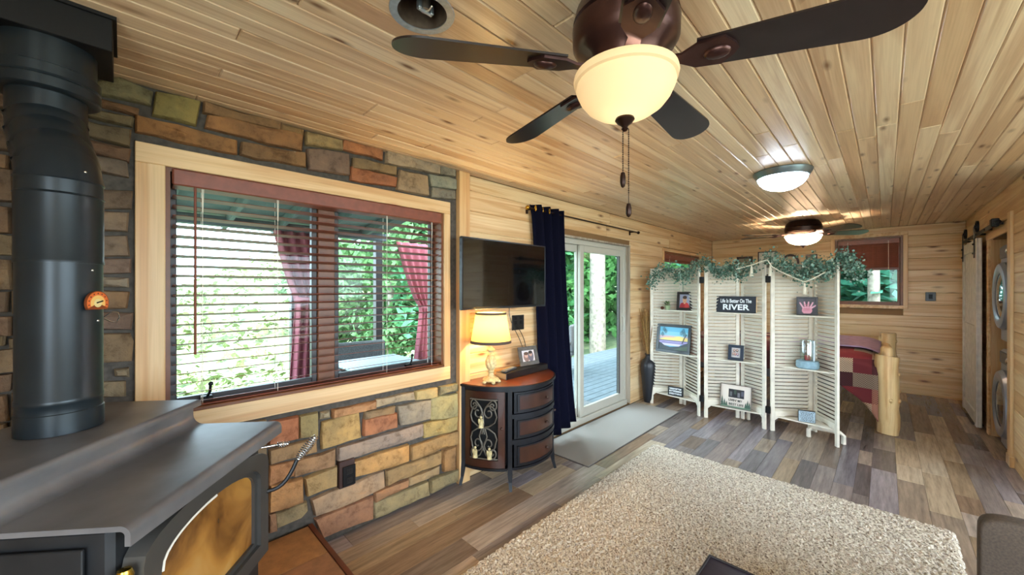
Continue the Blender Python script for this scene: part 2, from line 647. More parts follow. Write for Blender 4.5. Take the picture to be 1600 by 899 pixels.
STONES = [
 ('b5714a', [(0.557,0.795),(0.689,0.792),(0.689,0.671),(0.557,0.679)]),
 ('9a8a5c', [(0.71,0.791),(0.801,0.793),(0.801,0.663),(0.705,0.673)]),
 ('b0a080', [(0.821,0.79),(0.866,0.792),(0.866,0.75),(0.821,0.753)]),
 ('c08a58', [(0.882,0.789),(1.15,0.786),(1.15,0.741),(0.882,0.75)]),
 ('b8a07c', [(1.161,0.788),(1.437,0.788),(1.44,0.744),(1.161,0.749)]),
 ('c0a86c', [(1.448,0.787),(1.621,0.784),(1.624,0.725),(1.586,0.718),(1.448,0.738)]),
 ('8f8560', [(1.647,0.78),(1.814,0.78),(1.814,0.729),(1.647,0.731)]),
 ('c09a58', [(0.832,0.73),(1.044,0.736),(1.051,0.583),(0.821,0.575)]),
 ('a08058', [(1.083,0.725),(1.287,0.719),(1.287,0.68),(1.083,0.689)]),
 ('b07048', [(1.077,0.68),(1.302,0.673),(1.302,0.581),(1.077,0.584)]),
 ('a09078', [(1.311,0.716),(1.569,0.71),(1.569,0.571),(1.329,0.581)]),
 ('b0a068', [(1.583,0.714),(1.814,0.709),(1.814,0.527),(1.578,0.562)]),
 ('a08a78', [(0.915,0.553),(1.507,0.547),(1.507,0.467),(0.913,0.475)]),
 ('b89c58', [(1.515,0.548),(1.814,0.526),(1.814,0.426),(1.515,0.447)]),
 ('b08a5c', [(0.557,0.643),(0.79,0.637),(0.79,0.573),(0.557,0.573)]),
 ('b88050', [(0.557,0.553),(0.674,0.548),(0.666,0.475),(0.557,0.464)]),
 ('a88058', [(0.674,0.546),(0.897,0.544),(0.894,0.457),(0.672,0.462)]),
 ('c09050', [(1.006,0.438),(1.395,0.428),(1.39,0.329),(1.198,0.324),(1.01,0.347)]),
 ('b08850', [(1.418,0.407),(1.814,0.411),(1.814,0.321),(1.418,0.32)]),
 ('b0905c', [(0.734,0.434),(0.903,0.441),(0.909,0.33),(0.747,0.326)]),
 ('c08a50', [(0.557,0.454),(0.72,0.442),(0.72,0.302),(0.557,0.313)]),
 ('a08a60', [(0.59,0.288),(0.741,0.296),(0.747,0.245),(0.705,0.219),(0.59,0.211)]),
 ('a87850', [(0.557,0.296),(0.583,0.296),(0.583,0.203),(0.557,0.199)]),
 ('b08c58', [(1.233,0.298),(1.665,0.301),(1.669,0.217),(1.233,0.211)]),
 ('a87c48', [(1.683,0.307),(1.795,0.304),(1.795,0.122),(1.689,0.143)]),
 ('a88c64', [(1.405,0.198),(1.647,0.199),(1.647,0.142),(1.401,0.146)]),
 ('b09070', [(0.763,0.297),(1.212,0.306),(1.219,0.21),(1.038,0.182),(0.781,0.202)]),
 ('b08058', [(1.146,0.185),(1.39,0.189),(1.39,0.147),(1.15,0.134)]),
 ('a09068', [(1.146,0.126),(1.552,0.114),(1.561,0.026),(1.314,0.025),(1.143,0.032)]),
 ('988860', [(1.569,0.118),(1.814,0.116),(1.814,0.03),(1.574,0.028)]),
 ('b07c58', [(0.784,0.171),(1.136,0.173),(1.14,0.033),(0.927,0.043),(0.829,0.051)]),
 ('8a8058', [(-0.075,2.385),(-0.007,2.429),(0.091,2.408),(0.085,2.351),(-0.078,2.346)]),
 ('8c7c40', [(0.105,2.411),(0.266,2.427),(0.25,2.312),(0.098,2.305)]),
 ('8c6840', [(0.281,2.423),(0.61,2.431),(0.605,2.396),(0.281,2.378)]),
 ('8c6c40', [(0.614,2.419),(0.722,2.419),(0.722,2.391),(0.61,2.392)]),
 ('8a6440', [(-0.15,2.321),(0.052,2.317),(0.043,2.292),(-0.15,2.292)]),
 ('7c6c4c', [(-0.15,2.272),(0.033,2.271),(0.027,2.238),(-0.15,2.246)]),
 ('7c6a4c', [(-0.15,2.216),(0.027,2.207),(0.021,2.147),(-0.15,2.168)]),
 ('7a5c44', [(-0.15,2.141),(0.024,2.13),(0.021,2.079),(-0.15,2.095)]),
 ('7c6c5c', [(-0.15,2.066),(0.014,2.075),(0.014,2.009),(-0.15,2.016)]),
 ('9c6c38', [(0.046,2.284),(0.41,2.276),(0.41,2.206),(0.043,2.22)]),
 ('986a3c', [(0.289,2.366),(0.722,2.391),(0.711,2.302),(0.285,2.306)]),
 ('8c6840', [(0.429,2.271),(0.732,2.29),(0.732,2.215),(0.429,2.209)]),
 ('a08858', [(0.738,2.418),(0.935,2.423),(0.938,2.37),(0.738,2.349)]),
 ('806858', [(0.743,2.321),(0.972,2.35),(0.978,2.221),(0.754,2.202)]),
 ('a86c40', [(0.95,2.422),(1.202,2.434),(1.202,2.374),(0.947,2.372)]),
 ('8c7450', [(1.009,2.334),(1.296,2.342),(1.296,2.288),(1.003,2.276)]),
 ('a89478', [(1.234,2.431),(1.655,2.443),(1.649,2.372),(1.234,2.357)]),
 ('88806c', [(1.67,2.441),(1.794,2.449),(1.794,2.384),(1.664,2.37)]),
 ('a86840', [(0.999,2.271),(1.3,2.27),(1.3,2.213),(0.999,2.197)]),
 ('a08868', [(1.333,2.327),(1.547,2.333),(1.555,2.2),(1.308,2.191)]),
 ('8c9080', [(1.561,2.348),(1.797,2.359),(1.797,2.289),(1.575,2.272)]),
 ('8c8878', [(1.59,2.255),(1.797,2.273),(1.797,2.211),(1.59,2.194)]),
 ('786450', [(-0.15,1.915),(0.027,1.949),(0.027,1.876),(-0.15,1.849)]),
 ('84705c', [(-0.15,1.83),(0.016,1.851),(0.013,1.775),(-0.15,1.755)]),
 ('84705c', [(-0.15,1.731),(0.006,1.747),(0.016,1.665),(-0.15,1.651)]),
 ('7c685c', [(-0.15,1.642),(0.027,1.645),(0.02,1.59),(-0.15,1.578)]),
 ('8c8070', [(-0.15,1.561),(0.016,1.564),(0.013,1.529),(-0.15,1.526)]),
 ('84684c', [(-0.15,1.505),(0.016,1.504),(0.013,1.436),(-0.15,1.439)]),
 ('7c6454', [(-0.15,1.42),(0.027,1.411),(0.029,1.347),(-0.15,1.349)]),
 ('7c6850', [(-0.15,1.326),(0.016,1.323),(0.027,1.276),(0.02,1.206),(-0.15,1.218)]),
 ('948468', [(-0.022,1.167),(0.016,1.166),(0.016,1.136),(-0.022,1.143)]),
 ('8c7c60', [(-0.15,1.128),(0.006,1.113),(0.006,1.048),(-0.15,1.076)]),
]


rs = random.Random(5)


def stone(col, poly, parent):
    n = len(poly)
    cx = sum(p[0] for p in poly) / n
    cz = sum(p[1] for p in poly) / n
    out = []
    for i in range(n):
        a, c = poly[i], poly[(i + 1) % n]
        L = math.hypot(c[0] - a[0], c[1] - a[1])
        k = max(1, min(5, int(L / .07)))
        for j in range(k):
            t = j / k
            jx, jz = rs.uniform(-.005, .005), rs.uniform(-.005, .005)
            if j == 0:                                   # knock the corner off
                jx += (cx - a[0]) * .01
                jz += (cz - a[1]) * .03
            out.append((a[0] + (c[0] - a[0]) * t + jx - cx, a[1] + (c[1] - a[1]) * t + jz - cz))
    out = [(p[0] + .005 * (1 if p[0] > 0 else -1), p[1] + .005 * (1 if p[1] > 0 else -1)) for p in out]
    m = len(out)
    d1 = rs.uniform(.018, .03)
    vs = [(p[0], .006, p[1]) for p in out]
    vs += [(p[0], -d1 + rs.uniform(-.004, .004), p[1]) for p in out]
    def inset(q, d):
        r = math.hypot(*q)
        return (q[0] - q[0] / r * min(d, r * .4), q[1] - q[1] / r * min(d, r * .4))
    i1 = [inset(p, .007) for p in out]
    vs += [(p[0], -d1 - .010 + rs.uniform(-.004, .004), p[1]) for p in i1]
    i2 = [(p[0] * .55, p[1] * .45) for p in out]
    vs += [(p[0], -d1 - .014 + rs.uniform(-.010, .008), p[1]) for p in i2]
    vs.append((0, -d1 - .013, 0))
    fs = []
    for r in range(3):
        for i in range(m):
            j = (i + 1) % m
            fs.append((r * m + i, r * m + j, (r + 1) * m + j, (r + 1) * m + i))
    for i in range(m):
        fs.append((3 * m + i, 3 * m + (i + 1) % m, 4 * m))
    b = MB()
    b.add(vs, fs)
    o = b.build('stone', STONE, parent, loc=(cx, YL, cz), smooth=38)
    c = hx(col)
    l = .3 * c[0] + .55 * c[1] + .15 * c[2]
    o.color = tuple(l + (q - l) * .86 for q in c[:3]) + (1,)
    return o


for col, poly in STONES:
    stone(col, poly, wall_left)
# rows running on behind the stovepipe, and those behind the stove under the window
zr = [.17, .30, .385, .52, .60, .74, .83, .93, 1.02, 1.13, 1.2, 1.29, 1.34, 1.42, 1.51, 1.64, 1.73, 1.84, 1.97, 2.03, 2.19, 2.30, 2.42]
for i in range(len(zr) - 1):
    z0, z1 = zr[i] + .008, zr[i + 1] - .008
    xs = [-1.24, -.9 + rs.uniform(-.1, .1), -.60 + rs.uniform(-.06, .06), -.29 + rs.uniform(-.012, .012)]
    if z0 < .80:
        xs += [.02 + rs.uniform(-.05, .05), .30 + rs.uniform(-.05, .05), .545]
    else:
        xs += [-.15]
    for a, e in zip(xs[:-1], xs[1:]):
        if e - a > .06:
            stone(rs.choice(['7c6450', '84684c', '7a6a50', '8a7458', '74604c']),
                  [(a + .008, z1 + rs.uniform(-.008, .004)), (e - .008, z1 + rs.uniform(-.008, .004)),
                   (e - .008, z0 + rs.uniform(-.004, .008)), (a + .008, z0 + rs.uniform(-.004, .008))], wall_left)

# boards of the left wall
BH = .165
def hboards(parent, along, lo, hi, plane, holes, rng, face, z0=0.0, depth=.016, zoff=0.0):
    """horizontal boards; along 'x' lies in plane y=plane, along 'y' in plane x=plane"""
    z = z0
    while z < ZC - .01:
        zt = min(z + BH, ZC)
        segs = [(lo, hi)]
        for (a, e, h0, h1) in holes:
            if zt > h0 + .02 and z < h1 - .02:
                segs = [q for (s0, s1) in segs for q in ((s0, min(s1, a)), (max(s0, e), s1)) if q[1] - q[0] > .01]
        for s0, s1 in segs:
            x = s0
            while x < s1 - .01:
                L = rng.uniform(1.8, 3.6)
                e = min(x + L, s1)
                if s1 - e < .4:
                    e = s1
                zc, hh = (z + zt) / 2, zt - z - .001
                if along == 'x':
                    board_box('wall_board', WALL_PINE, parent, e - x - .001, hh, depth, ((x + e) / 2, plane + face * depth / 2, zc), (PI / 2, 0, 0), .006)
                else:
                    board_box('wall_board', WALL_PINE, parent, e - x - .001, hh, depth, (plane + face * depth / 2, (x + e) / 2, zc), (PI / 2, 0, PI / 2), .006)
                x = e
        z = zt


hboards(wall_left, 'x', 1.926, XF, YL, [D1, W2], random.Random(21), 1)
# post between stone and boards
struct(MB().span(1.822, 1.926, YL - .045, YL + .02, 0, ZC, .003).build('trim_1', TRIM_PINE))

# ---- far wall
W3 = (-.185, .575, 1.27, 2.30)       # window_3 opening y0 y1 z0 z1
wf = MB()
X1 = XF + .016
wf.span(X1, X1 + T, YR - .2, W3[0], 0, ZC + .02)
wf.span(X1, X1 + T, W3[0], W3[1], 0, W3[2])
wf.span(X1, X1 + T, W3[0], W3[1], W3[3], ZC + .02)
wf.span(X1, X1 + T, W3[1], YL + .2, 0, ZC + .02)
wall_far = struct(wf.build('wall_far', SHEATH))
hboards(wall_far, 'y', YR, YL, XF, [W3], random.Random(33), 1, z0=-.03)

# ---- right wall with the closet opening
O = (5.40, 6.28, 0, 2.02)
wr = MB()
Y1 = YR - .016
wr.span(X_R0 + .016, O[0], Y1 - .1, Y1, 0, ZC + .02)
wr.span(O[0], O[1], Y1 - .1, Y1, O[3], ZC + .02)
wr.span(O[1], XF + .2, Y1 - .1, Y1, 0, ZC + .02)
wall_right = struct(wr.build('wall_right', SHEATH))
hboards(wall_right, 'x', X_R0, XF, YR, [O], random.Random(44), -1)
wall_return = struct(MB().span(X_R0 + .016, X_R0 + .1, YB, Y1 - .1, 0, ZC + .02).build('wall_return', SHEATH))
hboards(wall_return, 'y', YB, YR - .001, X_R0, [], random.Random(55), 1)
# closet behind it
cl = MB()
cl.span(O[0] - .2, O[0] - .12, -1.75, Y1 - .1, 0, ZC)
cl.span(6.75, 6.83, -1.75, Y1 - .1, 0, ZC)
cl.span(O[0] - .2, 6.83, -1.83, -1.75, 0, ZC)
struct(cl.build('wall_closet', TRIM_PINE))
tr = MB()
tr.span(O[0] - .12, O[0], YR, YR + .02, 0.09, O[3] + .16, .003)
struct(tr.build('trim_2', TRIM_PINE))
tr = MB().span(O[0] - .14, O[0] + .008, YR - .09, YR + .026, 0, .09, .004)
struct(tr.build('trim_3', TRIM_PINE))
struct(MB().span(O[1], O[1] + .085, YR, YR + .018, 0, O[3], .003).build('trim_4', KNOT_PINE))
struct(MB().span(O[0], O[1] + .085, YR, YR + .018, O[3], O[3] + .10, .003).build('trim_5', KNOT_PINE))
struct(MB().span(O[0] - .001, O[0] + .012, YR - .12, YR, 0.09, O[3], .002).span(O[1] - .012, O[1], YR - .12, YR, 0, O[3], .002)
       .build('trim_6', TRIM_PINE))

# ---- walls behind the camera, with two big unseen openings added to let daylight in
wb = MB()
wb.span(XB - .1, XB, YB, YL + T, 0, .5)
wb.span(XB - .1, XB, YB, YL + T, 2.2, ZC + .02)
wb.span(XB - .1, XB, YB, -2.4, .5, 2.2)
wb.span(XB - .1, XB, -.1, YL + T, .5, 2.2)
struct(wb.build('wall_back', WALL_PINE))
ws = MB()
ws.span(XB, X_R0, YB - .1, YB, 0, .5)
ws.span(XB, X_R0, YB - .1, YB, 2.2, ZC + .02)
ws.span(XB, 0, YB - .1, YB, .5, 2.2)
ws.span(3.6, X_R0, YB - .1, YB, .5, 2.2)
struct(ws.build('wall_side', WALL_PINE))


# ------------------------------------------------------------------ windows and sliding door
def wood_window_1():
    w = struct(thing('window_1', '', ''))
    for k in ('label', 'category'):
        del w[k]
    x0, x1, z0, z1 = W1
    fy0, fy1 = YL - .022, YL
    MB().span(x0 - .10, x1 + .055, fy0, fy1, z1, z1 + .09, .003).build('casing', KNOT_PINE, w)
    MB().span(x0 - .10, x1 + .055, fy0, fy1, z0 - .10, z0, .003).build('casing', KNOT_PINE, w)
    MB().span(x0 - .10, x0, fy0, fy1, z0, z1, .003).build('casing', TRIM_PINE, w)
    MB().span(x1, x1 + .055, fy0, fy1, z0, z1, .003).build('casing', TRIM_PINE, w)
    j = MB()
    t = .018
    j.span(x0, x0 + t, YL - .005, YL + T, z0, z1)
    j.span(x1 - t, x1, YL - .005, YL + T, z0, z1)
    j.span(x0 + t, x1 - t, YL - .005, YL + T, z1 - t, z1)
    j.span(x0, x1, YL - .024, YL + T, z0 - .002, z0 + t, .004)
    j.build('jamb', SASHWOOD, w)
    xm = .885
    MB().span(xm - .05, xm + .05, YL + .08, YL + .13, z0 + t, z1 - t, .004).build('mullion', SASHWOOD, w)
    for a, e in ((x0 + t, xm - .05), (xm + .05, x1 - t)):
        s = MB()
        y0, y1 = YL + .095, YL + .135
        f = .03
        s.span(a, a + f, y0, y1, z0 + t, z1 - t, .004)
        s.span(e - f, e, y0, y1, z0 + t, z1 - t, .004)
        s.span(a + f, e - f, y0, y1, z0 + t, z0 + t + f, .004)
        s.span(a + f, e - f, y0, y1, z1 - t - f, z1 - t, .004)
        so = s.build('sash', SASHDARK, w)
        MB().span(a + f, e - f, YL + .112, YL + .116, z0 + t + f, z1 - t - f).build('pane', GLASS, so)
    for hxp in (.30, 1.45):
        c = MB()
        c.box(hxp, YL + .075, z0 + t + .014, .05, .03, .026, .004)
        c.tube([(hxp, YL + .065, z0 + t + .02), (hxp + .01, YL + .05, z0 + t + .05), (hxp + .012, YL + .045, z0 + t + .085)], .0065, 8)
        c.ball(hxp + .013, YL + .045, z0 + t + .09, .011)
        c.build('crank_handle', BLACKIRON, w, smooth=40)
    return w


wood_window_1()


def ladder(b, pts_x, y, z0, z1):
    for x in pts_x:
        b.tube([(x, y, z0), (x, y, z1)], .0014, 5)


bl = thing('window_blind', 'wide brown wooden venetian blind lowered over the window in the stone wall', 'blind', (.9, YL + .03, 2.05), 0, 'brown window blinds')
lx0, lx1 = W1[0] + .024 - .9, W1[1] - .024 - .9
MB().span(lx0, lx1, -.052, -.034, -.045, .033, .006).build('valance', BLINDWOOD, bl)
MB().span(lx0, lx1, -.03, .025, -.015, .02, .003).build('head_rail', BLINDWOOD, bl)
slat_me = None
nsl = 23
ztop, zbot = 2.005 - 2.05, .965 - 2.05
for i in range(nsl):
    z = ztop + (zbot - ztop) * i / (nsl - 1)
    if slat_me is None:
        o = MB().box(0, 0, 0, lx1 - lx0 - .006, .05, .003, .0012).build('slat', BLINDWOOD, bl, fix=False)
        slat_me = o.data
    else:
        o = link('slat', slat_me, bl)
    o.location = ((lx0 + lx1) / 2, 0, z)
    o.rotation_euler = (math.radians(-11), 0, 0)
MB().span(lx0, lx1, -.025, .025, zbot - .026, zbot - .012, .004).build('bottom_rail', BLINDWOOD, bl)
for x in (.276, .60, 1.245, 1.60):
    for yy in (-.027, .027):
        MB().tube([(x - .9, yy, -.02), (x - .9, yy, zbot - .01)], .0012, 5).build('ladder_cord', CORD, bl)
    for s in (-1, 1):
        MB().tube([(x - .9 + s * .004, -.03, -.03), (x - .9 + s * .001, -.03, -.16)], .0012, 5).build('lift_cord', CORD, bl)
b = MB()
b.tube([(.247 - .9, -.036, -.03), (.247 - .9, -.036, -.85)], .0055, 8)
b.build('tilt_wand', BLINDWOOD, bl, smooth=40)


def raised_blind(name, label, loc, rz, width, top, drop, nst=0):
    t = thing(name, label, 'blind', loc, rz, 'brown window blinds')
    MB().span(-width / 2, width / 2, -.012, .0, top - .075, top, .004).build('valance', BLINDWOOD, t)
    z = top - .075
    me = None
    n = 0
    while z > top - drop + .03:
        if me is None:
            o = MB().box(0, 0, 0, width - .02, .045, .003, .001).build('slat', BLINDWOOD, t, fix=False)
            me = o.data
        else:
            o = link('slat', me, t)
        o.location = (0, .024, z)
        o.rotation_euler = (math.radians(-62), 0, 0)
        z -= .028
    MB().span(-width / 2, width / 2, .004, .044, top - drop, top - drop + .022, .003).build('bottom_rail', BLINDWOOD, t)
    for x in (-width * .33, width * .33):
        MB().tube([(x, -.0155, top - .03), (x, -.006, top - .09), (x, -.006, top - drop + .01)], .003, 6).build('ladder_cord', CORD, t)
    return t


def small_window(name, plane, a, e, z0, z1, sill, casing_w, axis, matf):
    w = struct(thing(name, '', ''))
    for k in ('label', 'category'):
        del w[k]
    def sp(b, p, q, d0, d1, h0, h1, bev=.003):
        if axis == 'x':
            b.span(p, q, plane + d0, plane + d1, h0, h1, bev)
        else:
            b.span(plane + d0, plane + d1, p, q, h0, h1, bev)
        return b
    cw = casing_w
    sp(MB(), a - cw, e + cw, -.02, .0, z1, z1 + cw).build('casing', KNOT_PINE, w)
    sp(MB(), a - cw, e + cw, -.02, .0, z0 - cw, z0).build('casing', KNOT_PINE, w)
    sp(MB(), a - cw, a, -.02, .0, z0, z1).build('casing', TRIM_PINE, w)
    sp(MB(), e, e + cw, -.02, .0, z0, z1).build('casing', TRIM_PINE, w)
    j = MB()
    t = .03
    sp(j, a, a + t, 0, .13, z0, z1); sp(j, e - t, e, 0, .13, z0, z1)
    sp(j, a + t, e - t, 0, .13, z0, z0 + t + .02); sp(j, a + t, e - t, 0, .13, z1 - t, z1)
    j.build('jamb', SASHWOOD, w)
    s = MB()
    zm = (z0 + z1) / 2 + .02
    sp(s, a + t, e - t, .05, .09, zm, zm + .04)
    sp(s, a + t, a + t + .03, .06, .1, z0 + t, z1 - t); sp(s, e - t - .03, e - t, .06, .1, z0 + t, z1 - t)
    s.build('sash', SASHWOOD, w)
    sp(MB(), a + t, e - t, .075, .079, z0 + t, z1 - t, 0).build('pane', GLASS, w)
    return w


small_window('window_2', YL, W2[0], W2[1], W2[2], W2[3], 0, .045, 'x', None)
small_window('window_3', XF, W3[0], W3[1], W3[2], W3[3], 0, .05, 'y', None)
raised_blind('window_blind', 'brown wooden blind pulled nearly fully up on the small window behind the screen',
             ((W2[0] + W2[1]) / 2, YL + .03, 0), 0, W2[1] - W2[0] - .07, W2[3] - .032, .12)
raised_blind('window_blind', 'brown wooden blind half raised on the far wall window above the bed',
             (XF + .03, (W3[0] + W3[1]) / 2, 0), -PI / 2, W3[1] - W3[0] - .07, W3[3] - .032, .47)


def sliding_door():
    w = struct(thing('door_1', '', ''))
    for k in ('label', 'category'):
        del w[k]
    x0, x1, z0, z1 = D1
    j = MB()
    j.span(x0, x0 + .02, YL - .004, YL + .06, z0, z1, .002)
    j.span(x1 - .02, x1, YL - .004, YL + .06, z0, z1, .002)
    j.span(x0 + .02, x1 - .02, YL - .004, YL + .06, z1 - .02, z1, .002)
    j.build('jamb', GREYWOOD, w)
    f = MB()
    y0, y1 = YL + .05, YL + .15
    f.span(x0 + .02, x0 + .07, y0, y1, z0, z1 - .02, .004)
    f.span(x1 - .075, x1 - .02, y0, y1, z0, z1 - .02, .004)
    f.span(x0 + .07, x1 - .075, y0, y1, z1 - .075, z1 - .02, .004)
    f.span(x0 + .02, x1 - .02, y0 - .02, y1, z0 - .02, z0 + .045, .004)
    f.build('door_frame', WHITE, w)
    for nm, a, e, yc in (('fixed_panel', x0 + .07, 3.70, YL + .12), ('sliding_panel', 3.60, x1 - .075, YL + .075)):
        p = MB()
        zz0, zz1 = z0 + .045, z1 - .075
        p.span(a, a + .075, yc - .018, yc + .018, zz0, zz1, .004)
        p.span(e - .105, e, yc - .018, yc + .018, zz0, zz1, .004)
        p.span(a + .075, e - .105, yc - .018, yc + .018, zz0, zz0 + .10, .004)
        p.span(a + .075, e - .105, yc - .018, yc + .018, zz1 - .075, zz1, .004)
        po = p.build(nm, WHITE, w)
        MB().span(a + .075, e - .105, yc - .003, yc + .003, zz0 + .10, zz1 - .075).build('pane', GLASS, po)
        if nm == 'sliding_panel':
            h = MB()
            hx0 = e - .05
            h.box(hx0, yc - .021, 1.06, .03, .008, .30, .003)
            h.tube([(hx0, yc - .022, .95), (hx0, yc - .055, .97), (hx0, yc - .062, 1.06), (hx0, yc - .055, 1.15), (hx0, yc - .022, 1.17)], .010, 8)
            h.build('handle', WHITE, po, smooth=40)
            h = MB().span(e - .105, e - .088, yc - .019, yc + .019, zz0 + .1, zz1 - .075)
            h.build('weather_strip', SASHDARK, po)
        else:
            MB().span(3.675, 3.70, yc - .02, yc + .02, zz0, zz1, .003).build('weather_strip', SASHDARK, po)
    return w


sliding_door()


# ------------------------------------------------------------------ outside: porch, hills, trees
deck = struct(MB().span(-2.2, 9.6, YL + .15, 5.1, -.35, -.085).build('floor_porch', SUBFLOOR))
y = YL + .17
dk_me = None
while y < 5.05:
    if dk_me is None:
        o = MB().box(0, 0, 0, 11.7, .134, .03, .004).build('deck_board', DECK, deck, fix=False)
        dk_me = o.data
    else:
        o = link('deck_board', dk_me, deck)
    o.location = (3.7, y + .067, -.07)
    y += .142
pr_ = struct(MB().prism([(2.56, 2.62), (5.3, 2.26), (5.3, 2.30), (2.56, 2.66)], -2.3, 2.55, 'yz').build('ceiling_porch', DECK))
me = None
for i in range(10):
    if me is None:
        o = MB().prism([(2.58, 2.50), (5.25, 2.16), (5.25, 2.26), (2.58, 2.60)], -.02, .02, 'yz').build('rafter', DECK, pr_)
        me = o.data
    else:
        o = link('rafter', me, pr_)
    o.location = (-2.1 + i * .48, 0, 0)
for k, x in enumerate((-1.7, 1.42, 2.45, 3.45)):
    struct(MB().span(x - .045, x + .045, 4.93, 5.02, -.06, 2.22, .004).build('trim_post', SASHDARK)).name = 'trim_%d' % (7 + k)
struct(MB().span(-2.3, 2.55, 4.92, 5.03, 2.17, 2.27, .004).build('trim_11', DECK))

GRASS, gnt, gb = newmat('hillside_green')
gv, _ = coords(gnt, False)
gn = N(gnt, 'ShaderNodeTexNoise', i_Scale=.55, i_Detail=8.0, i_Roughness=.75)
gnt.links.new(gv, gn.inputs['Vector'])
gr = ramp(gnt, gn.outputs['Fac'], [(.32, hx('3c4c34')), (.48, hx('6c7c58')), (.62, hx('90946c'))])
gnt.links.new(gr.outputs[0], gb.inputs['Base Color'])
gb.inputs['Roughness'].default_value = 1.0


def ground_z(x, y):
    d = max(0.0, y - 5.0)
    z = -.5 - 5.0 * min(1, d / 25)
    if y > 30:
        t = min(1, (y - 30) / 60)
        q = max(0.0, min(1.0, (x / y + .05) / .5))
        q = q * q * (3 - 2 * q)
        z += t * (4.5 + 12 * q + .8 * math.sin(x * .12))
    if x > 8:
        z += min(1, (x - 8) / 6) * 1.2
    return z


def gfn(u, v):
    x = -90 + 190 * u
    y = -30 + 140 * v
    z = ground_z(x, y) if y > 5 else (-.5 + (min(1, (x - 8) / 6) * 1.2 if x > 8 else 0))
    return (x, y, z + random.uniform(-.25, .25) * min(1, max(0, y - 6) / 20) * 2.5)


struct(MB().grid(gfn, 95, 80).build('floor_hillside', GRASS, fix=False))


def crown_mesh(rx, rz, nl, size, rng):
    """leaf clumps of a tree crown: many small quads around a handful of boughs"""
    b = MB()
    blobs = []
    for i in range(max(7, int(nl / 170))):
        a = rng.uniform(0, 2 * PI)
        h = rng.uniform(-1, 1)
        q = math.sqrt(max(0, 1 - h * h)) * rng.uniform(.35, .95)
        blobs.append((rx * q * math.cos(a), rx * q * math.sin(a), rz * h * .9, rng.uniform(.28, .45)))
    for i in range(nl):
        bx, by, bz, br = rng.choice(blobs)
        d = Vector((rng.gauss(0, 1), rng.gauss(0, 1), rng.gauss(0, 1))).normalized() * br * rx * rng.uniform(.5, 1)
        p = Vector((bx, by, bz)) + Vector((d.x, d.y, d.z * .8))
        s = size * rng.uniform(.6, 1.3)
        u = Vector((rng.gauss(0, 1), rng.gauss(0, 1), rng.gauss(0, .6))).normalized()
        w = u.cross(Vector((rng.gauss(0, 1), rng.gauss(0, 1), rng.gauss(0, 1)))).normalized()
        b.add([p - u * s, p + w * s * .45, p + u * s, p - w * s * .45], [(0, 1, 2, 3)])
    return b


rt = random.Random(8)
CR = [crown_mesh(1, 1.25, 9000, .065, rt) for _ in range(3)]
CRM = []
for k, b in enumerate(CR):
    o = b.build('crown', LEAF, None, fix=False)
    CRM.append(o.data)
    bpy.data.objects.remove(o)


def tree(label, x, y, h, r, col, cz=None, trunk=.16, ty=0, squash=1.0, gz=None):
    gz = (ground_z(x, y) - .3) if gz is None else gz
    t = thing('tree', label, 'tree', (x, y, gz), 0, 'trees outside the cabin')
    b = MB()
    b.tube([(0, 0, 0), (.03, .02, h * .4), (-.02, .03, h * .75)], [trunk, trunk * .85, trunk * .5], 10)
    for i in range(4):
        a = i * 1.7
        b.tube([(0, 0, h * (.42 + .07 * i)), (.4 * r * math.cos(a), .4 * r * math.sin(a), h * (.55 + .08 * i))], [trunk * .4, trunk * .12], 6)
    b.build('trunk', BARK, t, smooth=50)
    cr = stuff(link('crown', CRM[ty % 3], t))
    cr.location = (0, 0, h * .68 if cz is None else cz)
    cr.scale = (r, r, h * .34 * squash)
    cr.rotation_euler = (0, 0, x * 1.7 + y)
    c_ = hx(col)
    cr.color = tuple(q * .95 for q in c_[:3]) + (1,)
    return t


TREES = [
    ('tall pale-barked tree standing just past the deck, seen through the glass door', 9.7, 6.0, 13, 3.0, '5c8c50', 11, .24, 0),
    ('bushy green tree behind the deck, in the left pane of the glass door', 9.2, 9.6, 7.5, 2.7, '5c9c60', 3.2, .06, 1),
    ('green tree right of the pale trunk beyond the glass door', 12.6, 6.9, 8.5, 2.6, '68a058', 2.6, .06, 2),
    ('deep green tree farther off behind the pale trunk', 13.5, 10.5, 9.5, 3.6, '4c8858', 3.4, .08, 0),
    ('leafy tree at the left edge of the glass door, behind the navy curtain', 7.2, 9.0, 7, 2.4, '5c9c6c', 3.0, .07, 2),
    ('light green leafy tree in the right half of the blinds, beside the red drape', 5.0, 9.4, 6.6, 1.55, '648c58', None, .12, 1),
    ('feathery green tree low on the slope below the right window pane', 5.6, 13.0, 5.0, 2.1, '6c905c', None, .12, 2),
    ('green tree behind the bedroom side window', 12.6, 4.7, 7.5, 1.5, '4c8c6c', 2.6, .08, 2),
    ('green tree outside the far window, left of the grey trunk', 12.8, .95, 7, 3.0, '4c9478', 1.2, .07, 1),
    ('green tree outside the far window, right of the grey trunk', 13.6, -1.6, 7, 3.2, '549c74', 1.2, .07, 0),
    ('grey-trunked tree close behind the far window', 10.6, .16, 10, 2.4, '62a474', 8.4, .10, 2),
]
for L_, x, y, h, r, c, cz, tk, ty in TREES:
    tree(L_, x, y, h, r, c, cz, tk, ty)
